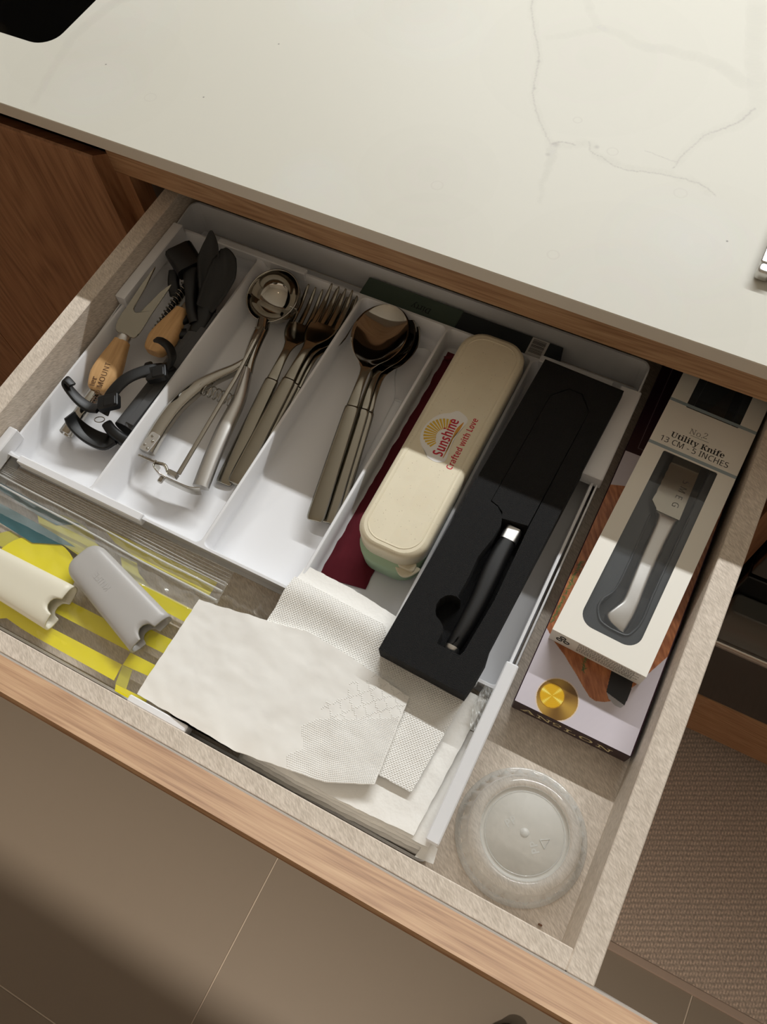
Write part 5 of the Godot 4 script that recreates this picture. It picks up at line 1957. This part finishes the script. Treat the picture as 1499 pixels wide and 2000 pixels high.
func bags_and_clips() -> void:
	var film := flat("film", Color(0.94, 0.94, 0.93, 0.05), 0.03)
	film.transparency = BaseMaterial3D.TRANSPARENCY_ALPHA
	var zfilm := flat("zip_film", Color(0.95, 0.95, 0.94, 0.16), 0.05)
	zfilm.transparency = BaseMaterial3D.TRANSPARENCY_ALPHA
	var zipm := flat("zip_plastic", Color(0.95, 0.95, 0.94, 0.55), 0.3)
	zipm.transparency = BaseMaterial3D.TRANSPARENCY_ALPHA
	var ribm := flat("zip_rib", Color(0.96, 0.96, 0.95, 0.5), 0.3)
	ribm.transparency = BaseMaterial3D.TRANSPARENCY_ALPHA
	var yellow := flat("print_yellow", c8(240, 226, 6), 0.4)
	var olive := flat("print_olive", c8(196, 188, 70), 0.5)
	var teal := flat("print_teal", c8(0, 92, 102), 0.4)
	# the lower bag with its printed stripes
	var lower := thing("printed_bag", "clear bag printed with bright yellow and teal stripes, under the two blade guards", "bag", Vector3(0, DFL + 0.0010, 0))
	var o := Vector3(0, DFL + 0.0010, 0)
	var strip := func(pts: Array, y: float, m: Material, called: String) -> void:
		var s2 := mesh_on()
		var poly := PackedVector2Array()
		for q in pts:
			poly.append(Vector2(q[0], q[1]))
		slab(s2, poly, y, y + 0.0003, 0.0, 0.0, -1)
		obj(called, s2, m, lower)
	strip.call([[0.006, 0.328], [0.0680, 0.3288], [0.1118, 0.3292], [0.1798, 0.3282], [0.1812, 0.3400], [0.1093, 0.3398], [0.0984, 0.3394], [0.0830, 0.3380], [0.0710, 0.3452], [0.006, 0.3455]], 0.0100, yellow, "yellow_stripe")
	strip.call([[0.090, 0.3066], [0.1160, 0.3068], [0.1511, 0.3062], [0.1800, 0.3054], [0.1790, 0.3180], [0.1400, 0.3185], [0.090, 0.3190]], 0.0100, yellow, "yellow_stripe")
	strip.call([[0.1790, 0.2982], [0.2240, 0.2966], [0.2240, 0.3080], [0.1790, 0.3088]], 0.0100, yellow, "yellow_stripe")
	strip.call([[0.150, 0.2726], [0.1674, 0.2723], [0.2260, 0.2720], [0.2260, 0.2826], [0.150, 0.2820]], 0.0100, yellow, "yellow_stripe")
	strip.call([[0.1803, 0.3184], [0.1985, 0.3180], [0.2085, 0.3178], [0.2085, 0.3262], [0.1975, 0.3268], [0.1804, 0.3282]], 0.0103, yellow, "yellow_patch")
	strip.call([[0.1804, 0.3284], [0.1885, 0.3280], [0.1925, 0.3410], [0.1835, 0.3412]], 0.0101, olive, "olive_patch")
	strip.call([[0.1838, 0.3414], [0.2100, 0.3404], [0.2100, 0.3456], [0.1860, 0.3456]], 0.0101, yellow, "yellow_patch")
	var disc := []
	for i in 17:
		var a := deg_to_rad(lerpf(200.0, 355.0, i / 16.0))
		disc.append([0.0790 + cos(a) * 0.0340, 0.3000 + sin(a) * 0.0268])
	disc.append_array([[0.1120, 0.3040], [0.0420, 0.3040]])
	strip.call(disc, 0.0112, yellow, "yellow_disc")
	strip.call([[0.006, 0.2660], [0.0221, 0.2668], [0.0588, 0.2676], [0.0800, 0.2690], [0.0965, 0.2706], [0.0877, 0.2726], [0.0690, 0.2800], [0.0640, 0.2822], [0.0320, 0.2800], [0.006, 0.2780]], 0.0120, teal, "teal_stripe")
	strip.call([[0.006, 0.2516], [0.0780, 0.2545], [0.0870, 0.2530], [0.0700, 0.2618], [0.0500, 0.2612], [0.006, 0.2570]], 0.0095, teal, "teal_stripe")
	var arc := []
	for i in 17:
		var a := deg_to_rad(lerpf(200.0, 335.0, i / 16.0))
		arc.append([0.0790 + cos(a) * 0.0300, 0.2660 + sin(a) * 0.0140])
	arc.append_array([[0.118, 0.2640], [0.100, 0.2745], [0.060, 0.2700]])
	strip.call(arc, 0.0090, olive, "olive_patch")
	strip.call([[0.1040, 0.2478], [0.1250, 0.2470], [0.2070, 0.2465], [0.2070, 0.2575], [0.1400, 0.2565], [0.1200, 0.2540]], 0.0085, yellow, "yellow_stripe")
	strip.call([[0.1300, 0.2612], [0.1440, 0.2600], [0.1500, 0.2660], [0.1650, 0.2718], [0.1400, 0.2720]], 0.0085, olive, "olive_patch")
	strip.call([[0.0340, 0.2876], [0.0380, 0.2840], [0.0412, 0.2815], [0.0500, 0.2822], [0.0610, 0.2842], [0.0480, 0.2950], [0.0330, 0.2950]], 0.0105, olive, "olive_patch")
	var st := film_sheet(60, 30, [Vector2(0.005, 0.262), Vector2(0.226, 0.262), Vector2(0.226, 0.3445), Vector2(0.005, 0.3445)], 0.0128, 0.0022, 4)
	obj("film", st, film, lower)
	# the zip bag lying over it, its zip along the tray
	var zb := thing("zip_bag", "clear zip bag with white press strips along the tray front", "bag", o)
	st = film_sheet(70, 16, [Vector2(0.005, 0.2372), Vector2(0.2170, 0.2355), Vector2(0.2185, 0.2620), Vector2(0.005, 0.2620)], 0.0150, 0.0020, 14)
	obj("film", st, zfilm, zb)
	st = film_sheet(70, 12, [Vector2(0.005, 0.2600), Vector2(0.2185, 0.2600), Vector2(0.2100, 0.2740), Vector2(0.005, 0.2740)], 0.0150, 0.0020, 15)
	obj("film", st, zfilm, zb)
	for q in [[0.2478, 0.2528, 0.00075], [0.2545, 0.2604, 0.00075]]:
		st = mesh_on()
		var pts := []
		for i in 23:
			var t := i / 22.0
			pts.append(Vector3(lerpf(0.005, 0.2175, t), 0.0172 + 0.0006 * sin(t * 9.0), lerpf(q[0], q[1], t) + 0.0004 * sin(t * 11.0)))
		tube(st, pts, q[2], 6)
		obj("press_strip", st, zipm, zb)
	for k in 6:
		st = mesh_on()
		var pts := []
		for i in 23:
			var t := i / 22.0
			pts.append(Vector3(lerpf(0.005, 0.2168, t), 0.0176 + 0.0005 * sin(t * 8.0 + k), lerpf(0.2392 + k * 0.0013, 0.2362 + k * 0.0024, t) + 0.0003 * sin(t * 13.0 + k)))
		tube(st, pts, 0.00028, 5)
		obj("rib", st, ribm, zb)
	# a crumpled film wrapper beside it
	var wr := thing("film_wrapper", "crumpled clear film right of the zip bag by the tray front", "wrapper", o)
	st = film_sheet(36, 20, [Vector2(0.2120, 0.2380), Vector2(0.2600, 0.2390), Vector2(0.2590, 0.2640), Vector2(0.2130, 0.2660)], 0.0060, 0.0080, 23)
	obj("film", st, film, wr)
	# blade guards
	guard("blade_guard", "cream flattened plastic blade guard reaching out of frame at the left", flat("guard_cream", c8(232, 226, 206), 0.38), Vector3(0.0345, 0.7718, 0.3130), Vector2(1.0, 0.02), 0.0)
	var g2 := guard("blade_guard", "grey flattened plastic blade guard lying askew across the yellow stripes", flat("guard_grey", c8(186, 183, 180), 0.36), Vector3(0.1085, 0.7730, 0.2750), Vector2(0.0800, 0.0262), -0.02)
	words("embossed_word", "KNIFE", sans, 0.0034, M["guard_grey"], g2, flat_at(0.0330, 0.00715, 0.0010, 180), 0.0004)
	# dark flat tin in the gap under the napkins
	var tin := thing("dark_tin", "flat black tin showing in the gap below the big napkin", "tin", Vector3(0.258, DFL + 0.0004, 0.318))
	st = mesh_on()
	slab(st, rrect(-0.030, -0.038, 0.0240, 0.0245, 0.004, 4), 0.0, 0.0105, 0.0010, 0.0)
	obj("body", st, M.black_gloss, tin)

# ---------------------------------------------------------------- paper napkins
func quilt_image() -> Image:
	var n := 256
	var im := Image.create(n, n, false, Image.FORMAT_RGB8)
	for y in n:
		for x in n:
			var cx := fposmod(x + (8.0 if int(y / 8.0) % 2 else 0.0), 16.0) - 8.0
			var cy := fposmod(y, 8.0) - 4.0
			var k := clampf(1.0 - Vector2(cx / 6.0, cy / 3.4).length(), 0, 1)
			var v := 0.35 + 0.65 * sqrt(k)
			im.set_pixel(x, y, Color(v, v, v))
	return im

func emboss_image() -> Image:
	# the big napkin's relief: faint cockling all over, dotted rows and bare diamonds at its right end
	var w := 1024
	var h := 512
	var im := Image.create(w, h, false, Image.FORMAT_RGB8)
	var nz := noise(81, 0.012, 3)
	for y in h:
		for x in w:
			var v := 0.35 + 0.10 * nz.get_noise_2d(x * 0.6, y)
			im.set_pixel(x, y, Color(v, v, v))
	for j in 64:
		for i in 70:
			var x := 640.0 + i * 8.0 + (4.0 if j % 2 else 0.0)
			var y := j * 8.0 + 4.0
			var lim := 690.0 + 150.0 * clampf(1.0 - y / 300.0, 0.0, 1.0) + 20.0 * sin(y * 0.05)
			if x < lim or x > 1016.0:
				continue
			var da := fposmod(x + y * 0.9, 66.0)
			var db := fposmod(x - y * 0.9, 66.0)
			if y < 300.0 - (x - 690.0) * 0.5 and da > 10.0 and db > 10.0:
				continue
			dab(im, x, y, 4.2, Color(0.95, 0.95, 0.95), 0.9)
	return im

func napkin(label: String, at: Vector3, top: Array, bot: Array, thick: float, amp: float, sd: int, m: Material, hgt: Variant = null) -> Node3D:
	# top and bot: [x, z] along the far and the near edge
	var k := thing("paper_napkin", label, "napkin", at, 0.0, "white paper napkins piled at the drawer front")
	var nz := noise(sd, 1.0, 3)
	var tc := []
	var bc := []
	for q in top:
		tc.append(Vector2(q[0], q[1]))
	for q in bot:
		bc.append(Vector2(q[0], q[1]))
	var along := func(c: Array, u: float) -> Vector2:
		var total := 0.0
		for i in c.size() - 1:
			total += (c[i] as Vector2).distance_to(c[i + 1])
		var want := u * total
		for i in c.size() - 1:
			var l: float = (c[i] as Vector2).distance_to(c[i + 1])
			if want <= l or i == c.size() - 2:
				return (c[i] as Vector2).lerp(c[i + 1], clampf(want / l, 0, 1))
			want -= l
		return c[-1]
	var st := mesh_on()
	sheet(st, 72, 44, func(u: float, v: float) -> Vector3:
		var p: Vector2 = (along.call(tc, u) as Vector2).lerp(along.call(bc, u), v)
		var y := amp * (nz.get_noise_2d(p.x * 22.0, p.y * 30.0) + 0.15 * nz.get_noise_2d(p.x * 90.0 + 50.0, p.y * 80.0))
		if hgt != null:
			y += hgt.call(p)
		return Vector3(p.x - at.x + 0.0005 * nz.get_noise_2d(p.y * 90.0, 7.0), y, p.y - at.z + 0.0005 * nz.get_noise_2d(p.x * 90.0, 3.0)), thick)
	obj("folded_paper", st, m, k)
	return k

func napkins() -> void:
	var paper := flat("tissue", c8(250, 248, 243), 0.9)
	var soft := NoiseTexture2D.new()
	soft.width = 256
	soft.height = 256
	soft.seamless = true
	soft.noise = noise(71, 0.06, 4)
	paper.heightmap_enabled = true
	paper.heightmap_texture = soft
	paper.heightmap_scale = 0.012
	tile_world(paper, Vector3(18, 18, 18))
	var quilt := flat("tissue_quilted", c8(250, 248, 243), 0.9)
	quilt.heightmap_enabled = true
	quilt.heightmap_texture = img_tex(quilt_image())
	quilt.heightmap_scale = 0.05
	tile_world(quilt, Vector3(28, 28, 28))
	var half := flat("tissue_half_quilted", c8(250, 248, 243), 0.9)
	half.heightmap_enabled = true
	half.heightmap_texture = img_tex(emboss_image())
	half.heightmap_scale = 0.05
	# the pile, from the bottom up, each a little askew
	var rng := RandomNumberGenerator.new()
	rng.seed = 17
	var said := ["bottom napkin of the pile, pressed against the drawer front", "second napkin from the bottom of the pile", "third napkin from the bottom, its corner ragged", "fourth napkin up, a cream edge near the front", "fifth napkin up, its edge showing under the smooth one"]
	for i in 5:
		var dx := rng.randf_range(-0.002, 0.002)
		var dz := -0.0016 * i + rng.randf_range(-0.0008, 0.0008)
		napkin(said[i], Vector3(0.352, DFL + 0.0040 + 0.0040 * i, 0.31), [[0.2855 + dx, 0.262], [0.4215 + dx * 0.3, 0.262]], [[0.2855 + dx + 0.002 * i, 0.3468 + dz], [0.33, 0.3472 + dz], [0.4218 + dx * 0.3, 0.3440 + dz]], 0.0034, 0.0006, 30 + i, paper)
	napkin("smooth napkin whose bare strip runs along the right rail", Vector3(0.36, 0.7745, 0.29), [[0.300, 0.2420], [0.4165, 0.2400]], [[0.300, 0.3350], [0.352, 0.3385], [0.3780, 0.3372], [0.4110, 0.3352]], 0.0028, 0.0008, 41, paper)
	var over := func(p: Vector2) -> float:
		return 0.0042 * exp(-pow((p.y - 0.2320) / 0.012, 2.0)) * smoothstep(0.350, 0.338, p.x)
	napkin("plain napkin edge lying over the tray front, under the quilted one", Vector3(0.30, 0.7772, 0.24), [[0.2648, 0.2110], [0.3000, 0.2118], [0.3415, 0.2170]], [[0.2600, 0.2700], [0.3415, 0.2700]], 0.0014, 0.0005, 44, paper, over)
	napkin("dotted quilted napkin partly under the black foam block", Vector3(0.33, 0.7782, 0.27), [[0.2622, 0.2225], [0.3360, 0.2262], [0.3420, 0.2380], [0.4045, 0.2390]], [[0.2580, 0.3050], [0.3300, 0.3130], [0.3990, 0.3140]], 0.0016, 0.0005, 47, quilt, over)
	# the big one on top, half quilted: a smooth left part and an embossed right end
	var drape := func(p: Vector2) -> float:
		return 0.0022 * exp(-pow((p.x - 0.295 + (p.y - 0.30) * 0.25) / 0.010, 2.0)) - 0.0060 * smoothstep(0.262, 0.212, p.x) - 0.0016 * smoothstep(0.325, 0.347, p.y)
	var big := napkin("big smooth creased napkin on top, reaching left over the bag", Vector3(0.29, 0.7815, 0.30), [[0.2085, 0.2660], [0.2660, 0.2585], [0.2900, 0.2535], [0.3260, 0.2560], [0.3720, 0.2625]], [[0.2065, 0.3408], [0.2880, 0.3425], [0.3490, 0.3330], [0.3765, 0.3205]], 0.0026, 0.0009, 52, half, drape)
	# a torn shred by the organiser's front corner
	napkin("small torn shred of tissue at the front corner by the rail", Vector3(0.4245, 0.7660, 0.3390), [[0.4195, 0.3320], [0.4275, 0.3350]], [[0.4165, 0.3455], [0.4285, 0.3440]], 0.0010, 0.0022, 58, paper)

func small_bits() -> void:
	var b := thing("crumpled_baggie", "small crumpled clear baggie tucked by the right rail", "bag", Vector3(0.4150, 0.7760, 0.2450))
	var film := flat("baggie_film", Color(0.95, 0.95, 0.93, 0.35), 0.2)
	film.transparency = BaseMaterial3D.TRANSPARENCY_ALPHA
	var nz := noise(66, 1.0, 3)
	var st := mesh_on()
	sheet(st, 24, 24, func(u: float, v: float) -> Vector3:
		var x := lerpf(-0.0055, 0.0055, u) * (0.5 + 0.5 * sin(PI * clampf(v, 0.08, 0.92)))
		return Vector3(x + 0.003 * v, 0.0015 + 0.006 * absf(nz.get_noise_2d(u * 3.0, v * 4.0)), lerpf(-0.012, 0.018, v)), 0.0, 0, false)
	obj("film", st, film, b)
	var c := thing("crumb", "small dark crumb on the drawer floor in front of the clear lid", "crumb", Vector3(0.5000, DFL + 0.0006, 0.3445))
	st = mesh_on()
	loft(st, [loop_at(-0.0012, -0.0005, 0.0012, 0.0005, 0.0004, 0.0, 2), loop_at(-0.0010, -0.0007, 0.0014, 0.0004, 0.0004, 0.0006, 2), loop_at(-0.0004, -0.0003, 0.0008, 0.0002, 0.0002, 0.0010, 2)], true, true, 0)
	obj("speck", st, M.wood_edge, c)
